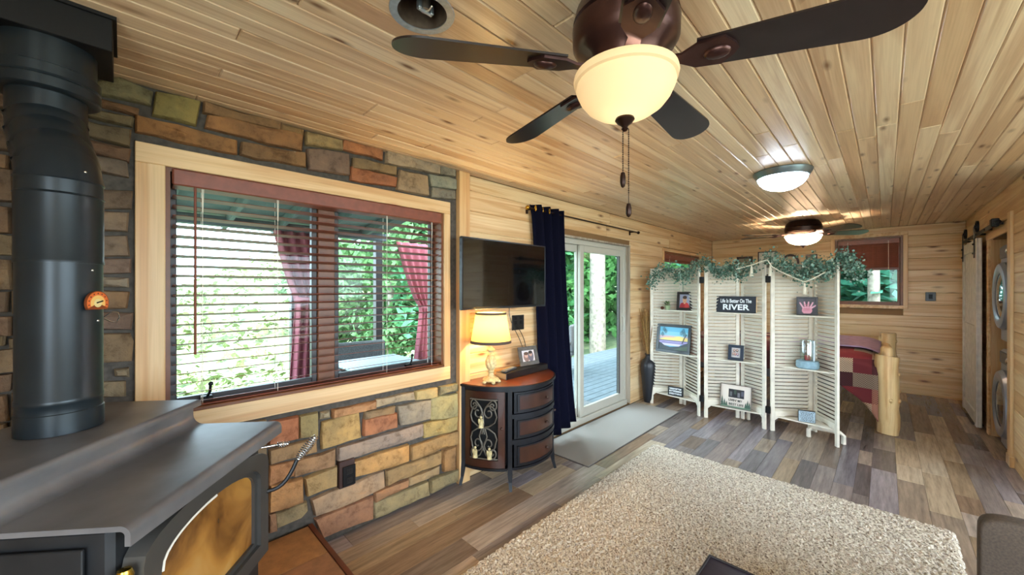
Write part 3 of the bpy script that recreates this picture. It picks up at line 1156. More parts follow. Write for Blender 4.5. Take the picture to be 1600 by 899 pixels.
# wood on the hillside: too many to count
ws_ = MB()
rw = random.Random(17)
for i in range(420):
    x, y = rw.uniform(-45, 40), rw.uniform(9, 75)
    if y < 16 and x > 2.5:
        continue
    if y < 14:
        continue
    z = ground_z(x, y)
    r = rw.uniform(.7, 1.5) * (1 + y / 45)
    n = 34 if y > 25 else 130
    for k in range(n):
        d = Vector((rw.gauss(0, 1), rw.gauss(0, 1), abs(rw.gauss(0, 1)))).normalized() * r
        p = Vector((x, y, z)) + d * .8
        s = (.13 if y < 25 else .42) * rw.uniform(.6, 1.3)
        u = Vector((rw.gauss(0, 1), rw.gauss(0, 1), rw.gauss(0, .5))).normalized()
        w = u.cross(d).normalized()
        ws_.add([p - u * s, p + w * s * .6, p + u * s, p - w * s * .6], [(0, 1, 2, 3)])
o = stuff(ws_.build('brushwood', LEAF, None, fix=False))
o.color = hx('8c9664')
tag(o, 'sunlit yellow-green brush covering the hillside seen through the blinds', 'bushes')


def drape(label, x0, x1, xt, wtie, y, ztie, ztop=2.16, zbot=.0, ph=0):
    t = thing('porch_drape', label, 'curtain', (0, y, 0), group=None)
    def fn(u, v):
        z = zbot + (ztop - zbot) * v
        if z > ztie:
            k = ((z - ztie) / (ztop - ztie)) ** .7
        else:
            k = ((ztie - z) / (ztie - zbot)) ** 1.2 * .45
        a = xt + (x0 - xt) * k
        e = xt + wtie + (x1 - xt - wtie) * k
        return (a + (e - a) * u, .035 * math.sin(u * 34 + ph + v * 2), z)
    o = MB().grid(fn, 60, 24).build('cloth', REDCLOTH, t, fix=False)
    sm = o.modifiers.new('thickness', 'SOLIDIFY'); sm.thickness = .006
    o.data.polygons.foreach_set('use_smooth', [True] * len(o.data.polygons))
    MB().lathe([(wtie * .5, -.02), (wtie * .53, 0), (wtie * .5, .02)], xt + wtie / 2, 0, ztie, 18).build('tie_band', REDCLOTH, t, smooth=50)
    return t


drape('red outdoor drape gathered behind the window mullion', 1.16, 1.80, 1.38, .40, 4.78, 1.40, ph=0)
drape('red outdoor drape tied back at the right side of the right window pane', 2.62, 3.35, 3.0, .24, 4.78, 1.25, ph=1)


def patio_chair(label, loc, rz, group='grey wicker porch chairs'):
    t = thing('patio_chair', label, 'chair', loc, rz, group)
    MB().span(-.3, .3, -.3, .3, .36, .44, .02).build('seat', WICKER, t)
    MB().span(-.3, .3, .24, .31, .44, .92, .02).build('backrest', WICKER, t)
    for s in (-1, 1):
        MB().span(s * .3 - .03, s * .3 + .03, -.28, .28, .58, .63, .01).build('armrest', WICKER, t)
        for q in (-1, 1):
            MB().span(s * .27 - .02, s * .27 + .02, q * .26 - .02, q * .26 + .02, 0, .6, .004).build('leg', WICKER, t)
    return t


patio_chair('grey wicker porch chair with its back up behind the slatted porch table', (2.02, 4.36, -.055), math.radians(-8), None)
patio_chair('grey wicker porch chair half hidden by the left stile of the glass door', (5.75, 4.35, -.055), math.radians(200), None)
t = thing('patio_table', 'pale porch table with a slatted top just outside the window', 'table', (1.86, 3.75, -.055))
for i in range(9):
    MB().box(0, -.32 + i * .08, .80, .72, .07, .025, .004).build('slat', GALV, t)
for sx in (-1, 1):
    for sy in (-1, 1):
        MB().box(sx * .31, sy * .3, .394, .05, .05, .785, .004).build('leg', GALV, t)

om = MB().span(2.9, 4.5, YL + .2, 3.0, -.055, -.04, .004)
OM, ont, ob = newmat('patterned_outdoor_mat')
ov, _ = coords(ont, False, (26, 26, 26))
ovo = N(ont, 'ShaderNodeTexVoronoi', feature='DISTANCE_TO_EDGE')
ont.links.new(ov, ovo.inputs['Vector'])
orr = ramp(ont, ovo.outputs['Distance'], [(.12, hx('383840')), (.22, hx('9c9894'))])
ont.links.new(orr.outputs[0], ob.inputs['Base Color'])
tag(om.build('outdoor_mat', OM), 'dark patterned mat on the deck just outside the glass door', 'mat')

# ------------------------------------------------------------------ hearth, stove, stovepipe
def hearth():
    h = .16
    poly = [(XB + .02, YL - .03), (0.745, YL - .03), (0.745, 1.20), (.40, .86), (XB + .02, .86)]
    t = thing('hearth', 'raised brown tiled hearth under the wood stove, with a wooden edge', 'hearth', (0, 0, 0))
    MB().prism(poly, .004, h - .014).build('base', MORTAR, t)
    TILE = bpy.data.materials.get('tile') or objcolor('tile', .45, (7, 7, 7), .5, .15, .5)
    n = .305
    x = 0.745
    rr = random.Random(4)
    while x > XB + .35:
        y = YL - .03
        while y > .9:
            cx, cy = x - n / 2, y - n / 2
            q = [(-n / 2 + .003, -n / 2 + .003), (n / 2 - .003, -n / 2 + .003), (n / 2 - .003, n / 2 - .003), (-n / 2 + .003, n / 2 - .003)]
            # clip by the diagonal front corner  x - y <= -.25 + .0
            def side(p):
                return (p[0] + cx) - (p[1] + cy) + .455
            r = []
            for i in range(4):
                a, c = q[i], q[(i + 1) % 4]
                sa, sc = side(a), side(c)
                if sa <= 0: r.append(a)
                if sa * sc < 0:
                    k = sa / (sa - sc)
                    r.append((a[0] + (c[0] - a[0]) * k, a[1] + (c[1] - a[1]) * k))
            y -= n
            if len(r) < 3 or cy - n / 2 < .86:
                continue
            o = MB().prism(r, -.006, .006).build('tile', TILE, t, loc=(cx, cy, h - .008))
            o.color = hx(rr.choice(['a87048', 'b07848', 'a06c48', 'ac7044']))
        x -= n
    e = MB()
    def strip(a, c, w=.022):
        d = Vector((c[0] - a[0], c[1] - a[1], 0)).normalized()
        nrm = Vector((d.y, -d.x, 0)) * w
        p = [(a[0], a[1]), (c[0], c[1]), (c[0] + nrm.x, c[1] + nrm.y), (a[0] + nrm.x, a[1] + nrm.y)]
        e.prism(p, .004, h + .004)
    strip((0.745, 1.20), (0.745, YL - .03))
    strip((.40, .86), (0.745, 1.20))
    strip((XB + .02, .86), (.40, .86))
    e.build('wooden_edge', plain('hearth_edge_wood', '5c2c18', .4, noise=.25, nscale=10), t)


hearth()

ST = thing('wood_stove', 'large black steel wood stove with a stepped top and arched amber glass door', 'stove', (-.037, 1.6532, .16), math.radians(50.4))


def stove():
    Z1, Z2 = .84, .932           # step tops above the hearth
    f0 = -.34
    # plates with a rolled front lip
    def plate(name, y0, y1, ztop, lip, x0, x1, th=.012, r=.022):
        prof = [(y1, ztop - th), (y1, ztop)]
        for k in range(6):
            a = PI / 2 * k / 5
            prof.append((y0 + r - r * math.sin(a), ztop - r + r * math.cos(a)))
        prof += [(y0, ztop - lip)]
        inn = [(y0 + th, ztop - lip)]
        for k in range(6):
            a = PI / 2 * (5 - k) / 5
            inn.append((y0 + r - (r - th) * math.sin(a), ztop - r + (r - th) * math.cos(a)))
        b = MB().prism(prof + inn, x0, x1, 'yz')
        return b.build(name, STOVE_TOP, ST, smooth=35)
    plate('lower_top_plate', f0, -.03, Z1, .045, -.333, .333)
    # cove between the steps
    cv = [(-.03 + .01, Z1 - .012)]
    prof = []
    for k in range(7):
        a = PI / 2 * k / 6
        prof.append((-.062 + .040 * math.sin(a), Z1 + .0005 + .035 - .035 * math.cos(a)))
    b = MB().prism(prof + [(-.022, Z2 - .03), (.0, Z2 - .03), (.0, Z1 - .006)], -.325, .33, 'yz')
    b.build('step_riser', STOVE_TOP, ST, smooth=40)
    plate('upper_top_plate', -.045, .34, Z2, .022, -.335, .338, th=.010, r=.012)
    bd = MB()
    bd.span(-.315, .285, -.285, .33, .10, Z1 - .013, .012)
    bd.span(-.30, .31, .0, .325, Z1 - .02, Z2 - .011, .004)
    bd.build('firebox', STOVE_D, ST)
    sh = MB()
    for s, x in ((-1, -.325), (1, .300)):
        sh.span(x - .004, x + .004, -.24, .31, .12, Z1 - .05, .002)
    sh.build('side_shield', STOVE_D, ST)
    pd = MB()
    pd.span(-.24, .25, -.20, .28, .0, .10, .006)
    pd.build('pedestal', BLACKIRON, ST)
    # ash lip under the door
    al = MB().span(-.26, .22, -.40, -.285, .30, .32, .005)
    al.build('ash_lip', STOVE_M, ST)
    # arched door
    def arch(x0, x1, zb, zs, zt, n=16):
        c = (x0 + x1) / 2
        w = (x1 - x0) / 2
        return [(x0, zb), (x1, zb)] + [(c + w * math.cos(PI * k / n), zs + (zt - zs) * math.sin(PI * k / n) ** .8) for k in range(n + 1)]
    def ring(outer, inner, y0, y1, b):
        n = len(outer)
        vs = [(p[0], y0, p[1]) for p in outer] + [(p[0], y0, p[1]) for p in inner] + [(p[0], y1, p[1]) for p in outer] + [(p[0], y1, p[1]) for p in inner]
        fs = []
        for i in range(n):
            j = (i + 1) % n
            fs += [(i, j, n + j, n + i), (2 * n + i, 2 * n + j, 3 * n + j, 3 * n + i), (i, j, 2 * n + j, 2 * n + i), (n + i, n + j, 3 * n + j, 3 * n + i)]
        b.add(vs, fs)
    dx0, dx1 = -.292, .245
    b = MB()
    ring(arch(dx0, dx1, .395, .72, .80), arch(dx0 + .05, dx1 - .05, .445, .675, .755), -.335, -.288, b)
    ring(arch(dx0 + .03, dx1 - .03, .425, .69, .77), arch(dx0 + .066, dx1 - .066, .461, .662, .742), -.322, -.292, b)
    door = b.build('door', STOVE_M, ST, smooth=30)
    gm, nt, bs = newmat('sooty_amber_glass')
    v, _ = coords(nt, False, (5, 5, 5))
    n = N(nt, 'ShaderNodeTexNoise', i_Scale=.8, i_Detail=4.0, i_Distortion=.8)
    nt.links.new(v, n.inputs['Vector'])
    sx = N(nt, 'ShaderNodeSeparateXYZ')
    nt.links.new(v, sx.inputs[0])
    r = ramp(nt, n.outputs['Fac'], [(.32, hx('3e240e')), (.45, hx('7e5222')), (.6, hx('a47434')), (.75, hx('b48c54'))])
    nt.links.new(r.outputs[0], bs.inputs['Base Color'])
    bs.inputs['Roughness'].default_value = .22
    bs.inputs['Coat Weight'].default_value = .3
    MB().prism(arch(dx0 + .06, dx1 - .06, .45, .665, .748), -.312, -.306, 'xz').build('door_glass', gm, door)
    b = MB()
    pts = arch(dx0 + .069, dx1 - .069, .46, .661, .741)[10:]
    b.tube([(p[0], -.3225, p[1]) for p in pts], .0042, 6)
    b.build('rope_gasket', CORD, door)
    b = MB()
    b.tube([(dx0 - .022, -.312, .60), (dx0 - .022, -.312, .69)], .014, 10)
    b.build('hinge', STOVE_M, door, smooth=40)
    b = MB()
    b.lathe([(.001, .03), (.012, .028), (.017, .015), (.014, .0), (.018, -.012), (.001, -.012)], dx0 - .022, -.312, .705, 14)
    b.build('hinge_cap', BRASS, door, smooth=40)
    # latch with spring handle
    b = MB()
    p = bez((.235, -.320, .615), (.25, -.372, .608), (.264, -.392, .628), (.293, -.414, .70), 8)
    b.tube(p, .0075, 8)
    b.tube([p[-1], (.312, -.44, .735)], .004, 6)
    lt = b.build('latch', BLACKIRON, ST, smooth=45)
    def coil(a, c, r0, turns, n=150, wire=.0026):
        a, c = Vector(a), Vector(c)
        d = (c - a).normalized()
        u = d.cross(Vector((0, 1, .3))).normalized()
        w = d.cross(u)
        pts = []
        for i in range(n + 1):
            s = i / n
            rr = r0 * (.55 + .6 * math.sin(PI * min(1, s * 1.02)) ** .7)
            q = s * turns * 2 * PI
            pts.append(a + (c - a) * s + u * math.cos(q) * rr + w * math.sin(q) * rr)
        return MB().tube(pts, wire, 5)
    coil((.295, -.416, .705), (.334, -.470, .775), .015, 12).build('spring_handle', CHROME, lt, smooth=60)
    b = MB()
    b.tube([(.28, -.25, .752), (.34, -.345, .748)], .005, 8)
    dr = b.build('damper_rod', CHROME, ST, smooth=45)
    coil((.325, -.322, .749), (.345, -.362, .745), .009, 6, 80, .002).build('spring_handle', CHROME, dr, smooth=60)


stove()

PX, PY = -.131, 1.795
TX, TY = -.173, 1.985
sp = thing('stovepipe', 'black metal stovepipe rising from the stove, bending towards the wall near the ceiling', 'pipe', (PX, PY, 1.094))


def stovepipe():
    def lsec(name, r, z0, z1, extra=None, cap=True):
        prof = [(r, z0), (r, z1)]
        if extra:
            prof = extra
        return MB().lathe(prof, 0, 0, 0, 40).build(name, PIPE_M, sp, smooth=40)
    z = lambda a: a - 1.094
    lsec('lower_section', .089, 0, .5, [(.0915, 0), (.0915, .06), (.089, .062), (.089, .085), (.0905, .087), (.0905, .10), (.089, .102), (.0885, z(1.60))])
    lsec('upper_section', .0905, .5, .74, [(.0885, z(1.595)), (.0915, z(1.595)), (.0915, z(1.605)), (.0905, z(1.607)), (.0905, z(1.80)), (.0885, z(1.80))])
    # offset elbow of gores
    path = [Vector((0, 0, z(1.795))), Vector((0, 0, z(1.84))), Vector((-.006, .035, z(1.895))), Vector((-.02, .09, z(1.95))),
            Vector((-.035, .15, z(2.01))), Vector((TX - PX, TY - PY, z(2.07))), Vector((TX - PX, TY - PY, z(2.20)))]
    b = MB()
    pts, rad = [], []
    for i, p in enumerate(path):
        pts += [p, p + Vector((0, 0, .004)), p + Vector((0, 0, .008))]
        rad += [.0895, .093, .0895]
    b.tube(pts, rad, 36, caps=False)
    b.build('elbow', PIPE_M, sp, smooth=40)
    MB().lathe([(.088, z(2.15)), (.115, z(2.15)), (.122, z(2.155)), (.122, z(2.185)), (.117, z(2.19)), (.122, z(2.195)), (.122, z(2.225)), (.112, z(2.23)), (.112, z(2.33))],
               TX - PX, TY - PY, 0, 40).build('collar', PIPE_M, sp, smooth=40)
    b = MB()
    for a, zz in ((-.75, 1.575), (-.95, 1.87), (-.55, 1.42)):
        b.ball(.091 * math.cos(a), .091 * math.sin(a), z(zz), .004)
    b.build('screw', CHROME, sp, smooth=60)
    # damper key with a coil grip on the right side
    a = math.radians(-38)
    d = Vector((math.cos(math.radians(2)), math.sin(math.radians(2)), 0))
    o = d * .088 + Vector((0, 0, z(1.425)))
    b = MB()
    b.tube([o, o + d * .018 + Vector((0, 0, .018)), o + d * .033 + Vector((0, 0, .016)), o + d * .037, o + d * .030 - Vector((0, 0, .016)), o + d * .016 - Vector((0, 0, .012)), o], .0022, 6)
    dk = b.build('damper_key', CHROME, sp, smooth=60)


stovepipe()
cb = MB().span(TX - .15, TX + .15, TY - .13, TY + .15, 2.315, ZC, .002)
cb.span(TX - .16, TX + .16, TY - .14, TY + .16, ZC - .012, ZC, .001)
tag(cb.build('ceiling_support_box', BLACKIRON), 'square black metal box on the ceiling where the stovepipe goes through', 'flue box')


def thermometer():
    # half-round dial held to the pipe by its magnet
    ang = math.radians(-38)
    d = Vector((math.cos(ang), math.sin(ang), 0))
    r = Vector((-d.y, d.x, 0))
    rot = Matrix.Rotation(ang - PI / 2, 4, 'Z')
    c = Vector((PX, PY, 1.475)) + d * .0935
    t = thing('pipe_thermometer', 'small round orange and copper dial thermometer stuck on the black stovepipe', 'thermometer', c, 0)
    t.rotation_euler = rot.to_euler()
    # local: x along the pipe's surface, y outwards, z up
    def disc(r_, flat, n=26):
        p = []
        for k in range(n + 1):
            a = -.55 + (PI + 1.1) * k / n
            p.append((r_ * math.cos(a), r_ * math.sin(a)))
        return p
    R_ = .037
    MB().prism(disc(R_, 0), 0, .006, 'xz').build('case', plain('copper_case', '8a4a2c', .35, .6), t)
    b = MB()
    def ringc(r0, r1, c, y, a0=-.45, a1=PI + .45, n=22):
        b.c = hx(c)
        vs, fs = [], []
        for k in range(n + 1):
            a = a0 + (a1 - a0) * k / n
            vs += [(r0 * math.cos(a), y, r0 * math.sin(a)), (r1 * math.cos(a), y, r1 * math.sin(a))]
        for k in range(n):
            fs.append((2 * k, 2 * k + 1, 2 * k + 3, 2 * k + 2))
        b.add(vs, fs)
    ringc(.024, .035, 'd86830', .0063)
    ringc(.013, .024, 'e8b868', .0064)
    ringc(.0, .013, 'e0cc90', .0065, 0, 2 * PI)
    for k in range(9):
        a = -.2 + (PI + .4) * k / 8
        b.c = hx('3c1c10')
        cx, cz = .0295 * math.cos(a), .0295 * math.sin(a)
        b.box(cx, .0067, cz, .0032, .0004, .0042)
    b.build('dial', PRINT, t, fix=False)
    MB().box(-.006, .0075, .002, .022, .001, .004).build('pointer', BLACKIRON, t, rot=(0, math.radians(15), 0))


thermometer()

ol = thing('wall_outlet', 'dark bronze duplex outlet set low in the stone wall', 'outlet', (.968, YL - .036, .378))
MB().box(-.008, .012, .012, .095, .05, .165, .004).build('backing_box', plain('red_brown_box', '38201a', .6), ol)
MB().box(0, -.021, 0, .078, .006, .122, .003).build('cover_plate', BLACKIRON, ol)
for s in (-1, 1):
    b = MB().box(0, -.025, s * .027, .034, .004, .034, .003)
    so = b.build('socket', BLACKPL, ol)
    b = MB()
    for q in (-1, 1):
        b.box(q * .007, -.0272, s * .027 + .003, .002, .001, .009)
    b.build('slot', INNERDARK, so)

# ------------------------------------------------------------------ ceiling fans and ceiling lights
def lamp(name, loc, watts, col, r=.03, typ='POINT'):
    d = bpy.data.lights.new(name, typ)
    d.energy = watts
    d.color = col
    d.shadow_soft_size = r
    o = bpy.data.objects.new(name, d)
    C.objects.link(o)
    o.location = loc
    return o


def blade_mesh(r0, r1, w0, w1):
    n = 30
    pts = []
    for k in range(n + 1):
        t = 1 - (1 - k / n) ** 1.6
        x = r0 + (r1 - r0) * t
        w = (w0 + (w1 - w0) * min(1, t * 1.25)) / 2
        if t > .80:
            w *= math.sqrt(max(0, 1 - ((t - .80) / .201) ** 2.4))
        pts.append((x, w))
    up = [(x, w) for x, w in pts]
    dn = [(x, -w) for x, w in pts][::-1]
    return up + dn


def ceiling_fan(label, x, y, ang0, R, zb, scale, big=True, angs=None):
    t = thing('ceiling_fan', label, 'ceiling fan', (x, y, ZC))
    s = scale
    zz = zb - ZC
    prof = [(.0, 0), (.10 * s, 0), (.13 * s, -.012), (.150 * s, -.045), (.160 * s, -.085), (.150 * s, -.092), (.162 * s, -.100), (.160 * s, -.15), (.145 * s, -.175), (.120 * s, zz + .03), (.105 * s, zz), (.075 * s, zz - .012), (.075 * s, zz - .05), (.0, zz - .05)]
    MB().lathe(prof, 0, 0, 0, 40).build('motor_housing', BRONZE if big else BRONZE_D, t, smooth=30)
    n = len(angs)
    bm_, im_ = None, None
    for a in angs:
        a = math.radians(a)
        if bm_ is None:
            b = MB()
            b.M = Matrix.Rotation(math.radians(-12), 4, 'X')
            b.prism(blade_mesh(.20 * s, R, .105 * s, .150 * s), -.003, .003)
            bo = b.build('blade', BLADE, t)
            bm_ = bo.data
            b = MB()
            b.M = Matrix.Rotation(math.radians(-12), 4, 'X')
            b.prism([(.085 * s, -.024 * s), (.16 * s, -.018 * s), (.20 * s, -.044 * s), (.27 * s, -.050 * s), (.30 * s, -.02 * s), (.31 * s, 0), (.30 * s, .02 * s), (.27 * s, .050 * s), (.20 * s, .044 * s), (.16 * s, .018 * s), (.085 * s, .024 * s)], -.011, -.003)
            b.ball(.255 * s, 0, -.011, .036 * s, .024 * s, .013 * s, 14, 8)
            io = b.build('blade_bracket', BRONZE, bo, smooth=40)
            im_ = io.data
        else:
            bo = link('blade', bm_, t)
            io = link('blade_bracket', im_, bo)
        bo.location = (0, 0, zz)
        bo.rotation_euler = (0, 0, a)
    # light kit
    zr = zz - .028
    rr = .158 * s
    prof = [(rr * .97, 0), (rr, -.008), (rr, -.022), (rr * .94, -.03), (rr * .955, -.04), (rr * .93, -.052), (rr * .86, -.052)]
    prof = [(rr * .90, .004), (rr * .985, .004), (rr, -.006), (rr * .985, -.018), (rr * .935, -.022), (rr * .95, -.034), (rr * .925, -.044),
            (rr * .86, -.066), (rr * .74, -.090), (rr * .56, -.110), (rr * .34, -.124), (rr * .10, -.130), (0, -.130)]
    if not big:
        prof = [(q, h * .95) for q, h in prof]
    MB().lathe(prof, 0, 0, zr, 48).build('light_bowl', BOWL if big else DOME2, t, smooth=40)
    zf = zr - (.130 if big else .124)
    MB().lathe([(.0, .004), (.028 * s, .002), (.030 * s, -.004), (.022 * s, -.014), (.011 * s, -.022), (.008 * s, -.027), (.011 * s, -.031), (.006 * s, -.038), (0, -.040)], 0, 0, zf, 20).build('finial', BRONZE_D, t, smooth=40)
    return t, zr, zf


RX = (.6995, -.7146)
FXY = (1.0966, .581)
fa = [x + 44.39 - 90 for x in (47.5, 119.5, 189.5, 263.5, 337.5)]
fan, zr, zf = ceiling_fan('large bronze ceiling fan with dark blades, a cream glass bowl and two pull chains', FXY[0], FXY[1], 0, .70, 2.207, 1.0, True, fa)
lamp('fan_bulb', (FXY[0], FXY[1], ZC + zr - .05), P_FAN, (1.0, .88, .70), .045)
for q, (dx, L, fl) in enumerate(((-.006, .135, .050), (.012, .232, .045))):
    b = MB()
    cx, cy = dx * RX[0], dx * RX[1]
    b.tube([(cx, cy, zf - .03), (cx, cy, zf - .03 - L)], .0011, 5)
    k = 0
    while k * .007 < (L if q == 0 else .2):
        b.ball(cx, cy, zf - .034 - k * .007, .0024, n=6, m=4)
        k += 1
    ch = b.build('pull_chain', BRONZE_D, fan)
    z0 = zf - .03 - L
    MB().lathe([(.001, 0), (.006, -.003), (.0085, -.015), (.0088, -.034), (.006, -fl + .004), (.001, -fl)], cx, cy, z0, 14).build('fob', BRONZE_D, ch, smooth=40)

F2 = (6.4, .79)
fan2, zr2, zf2 = ceiling_fan('smaller dark ceiling fan with a lit white bowl, beyond the folding screen', F2[0], F2[1], 0, .74, 2.255, 1.28, False, [-57, 15, 87, 122, 231])
lamp('bedroom_fan_bulb', (F2[0], F2[1], ZC + zr2 - .05), P_FAN2, (1.0, .84, .62), .05)


def flush_light(x, y):
    t = thing('flush_ceiling_light', 'round flush ceiling light with a nickel rim and glowing white dome', 'ceiling light', (x, y, ZC))
    MB().lathe([(0, 0), (.19, 0), (.195, -.006), (.19, -.02), (.172, -.05), (.166, -.052), (.160, -.045), (0, -.03)], 0, 0, 0, 40).build('rim', plain('nickel', '6c7880', .35, .7), t, smooth=30)
    MB().lathe([(.163, -.046), (.162, -.06), (.150, -.085), (.125, -.112), (.085, -.134), (.04, -.146), (0, -.149)], 0, 0, 0, 40).build('dome', DOME, t, smooth=50)
    b = MB()
    ring = [(.1635 * math.cos(2 * PI * k / 40), .1635 * math.sin(2 * PI * k / 40), -.066) for k in range(40)]
    b.tube(ring, .003, 6, closed=True)
    for k in range(3):
        a = 2 * PI * k / 3 + 2.2
        b.tube([(.19 * math.cos(a), .19 * math.sin(a), -.012), (.168 * math.cos(a), .168 * math.sin(a), -.05), (.1635 * math.cos(a), .1635 * math.sin(a), -.068)], .003, 6)
    b.build('wire_band', plain('nickel_wire', '58626a', .35, .7), t, smooth=50)
    lamp('dome_bulb', (x, y, ZC - .09), P_FLUSH, (.92, .96, 1.0), .05)


flush_light(3.60, .575)


def can_light(x, y):
    t = thing('recessed_light', 'open recessed ceiling light can with a galvanised ring and bare socket, left of the fan', 'ceiling light', (x, y, ZC))
    MB().lathe([(.080, .0), (.080, -.003), (.104, -.003), (.106, 0), (.106, .001)], 0, 0, 0, 40).build('ring', GALV, t, smooth=30)
    MB().lathe([(.081, -.002), (.079, .02), (.079, .11), (.0, .11)], 0, 0, 0, 32).build('can', plain('can_inside', '6c5c50', .4, .6, noise=.4, nscale=20), t, smooth=30)
    b = MB()
    b.lathe([(.0, .0), (.016, .002), (.018, .03), (.022, .05), (.022, .09)], .01, .0, .01, 16)
    b.build('socket', plain('socket_metal', '8a8078', .35, .7), t, smooth=40)
    b = MB()
    b.box(.01, 0, .012, .05, .012, .016, .003)
    b.box(-.012, .0, .022, .012, .02, .03, .003)
    b.box(.034, .0, .022, .012, .02, .03, .003)
    b.build('bracket', GALV, t)
    b = MB()
    b.tube(bez((.012, .01, .02), (.01, -.02, -.005), (.0, -.04, -.012), (-.01, -.07, -.02), 8), .0022, 6)
    b.build('wire', CORD, t)


can_light(CAN[0], CAN[1])

# ------------------------------------------------------------------ television, cabinet and what stands on it
tv = thing('television', 'flat black television mounted on the pine wall above the table lamp', 'television', (2.245, 2.25, 1.633))
MB().box(0, .01, 0, .975, .03, .552, .006).build('casing', BLACKPL, tv)
MB().box(0, -.0055, .004, .945, .002, .522).build('screen', SCREEN, tv)
b = MB()
for a, e, z0, z1 in ((-.487, .487, .266, .276), (-.487, .487, -.276, -.266)):
    b.span(a, e, -.008, .012, z0, z1, .001)
for x in (-.487, .479):
    b.span(x, x + .008, -.008, .012, -.272, .272, .001)
b.build('bezel', plain('bezel', '2c3036', .3, .4), tv)
b = MB()
b.span(-.15, .15, .024, .05, -.15, .15, .01)
b.span(-.05, .05, .045, .142, -.06, .06, .004)
b.build('wall_bracket', BLACKIRON, tv)

EX, EY, EA, EB = 2.298, YL - .012, .450, .445


def ep(phi, o=0.0):
    return (EX + (EA + o) * math.cos(phi), EY - (EB + o) * math.sin(phi))


def arcslab(b, p0, p1, o0, o1, z0, z1, n=14):
    vs, fs = [], []
    for k in range(n + 1):
        ph = p0 + (p1 - p0) * k / n
        a, c = ep(ph, o0), ep(ph, o1)
        vs += [(a[0], a[1], z0), (c[0], c[1], z0), (c[0], c[1], z1), (a[0], a[1], z1)]
    for k in range(n):
        for q in range(4):
            r = (q + 1) % 4
            fs.append((4 * k + q, 4 * k + r, 4 * k + 4 + r, 4 * k + 4 + q))
    fs.append((0, 1, 2, 3)); fs.append((4 * n, 4 * n + 3, 4 * n + 2, 4 * n + 1))
    return b.add(vs, fs)


def rad(d):
    return math.radians(d)


cab = thing('half_moon_cabinet', 'half-round black and cherry cabinet with a scroll-iron door and three drawers', 'cabinet', (0, 0, 0))


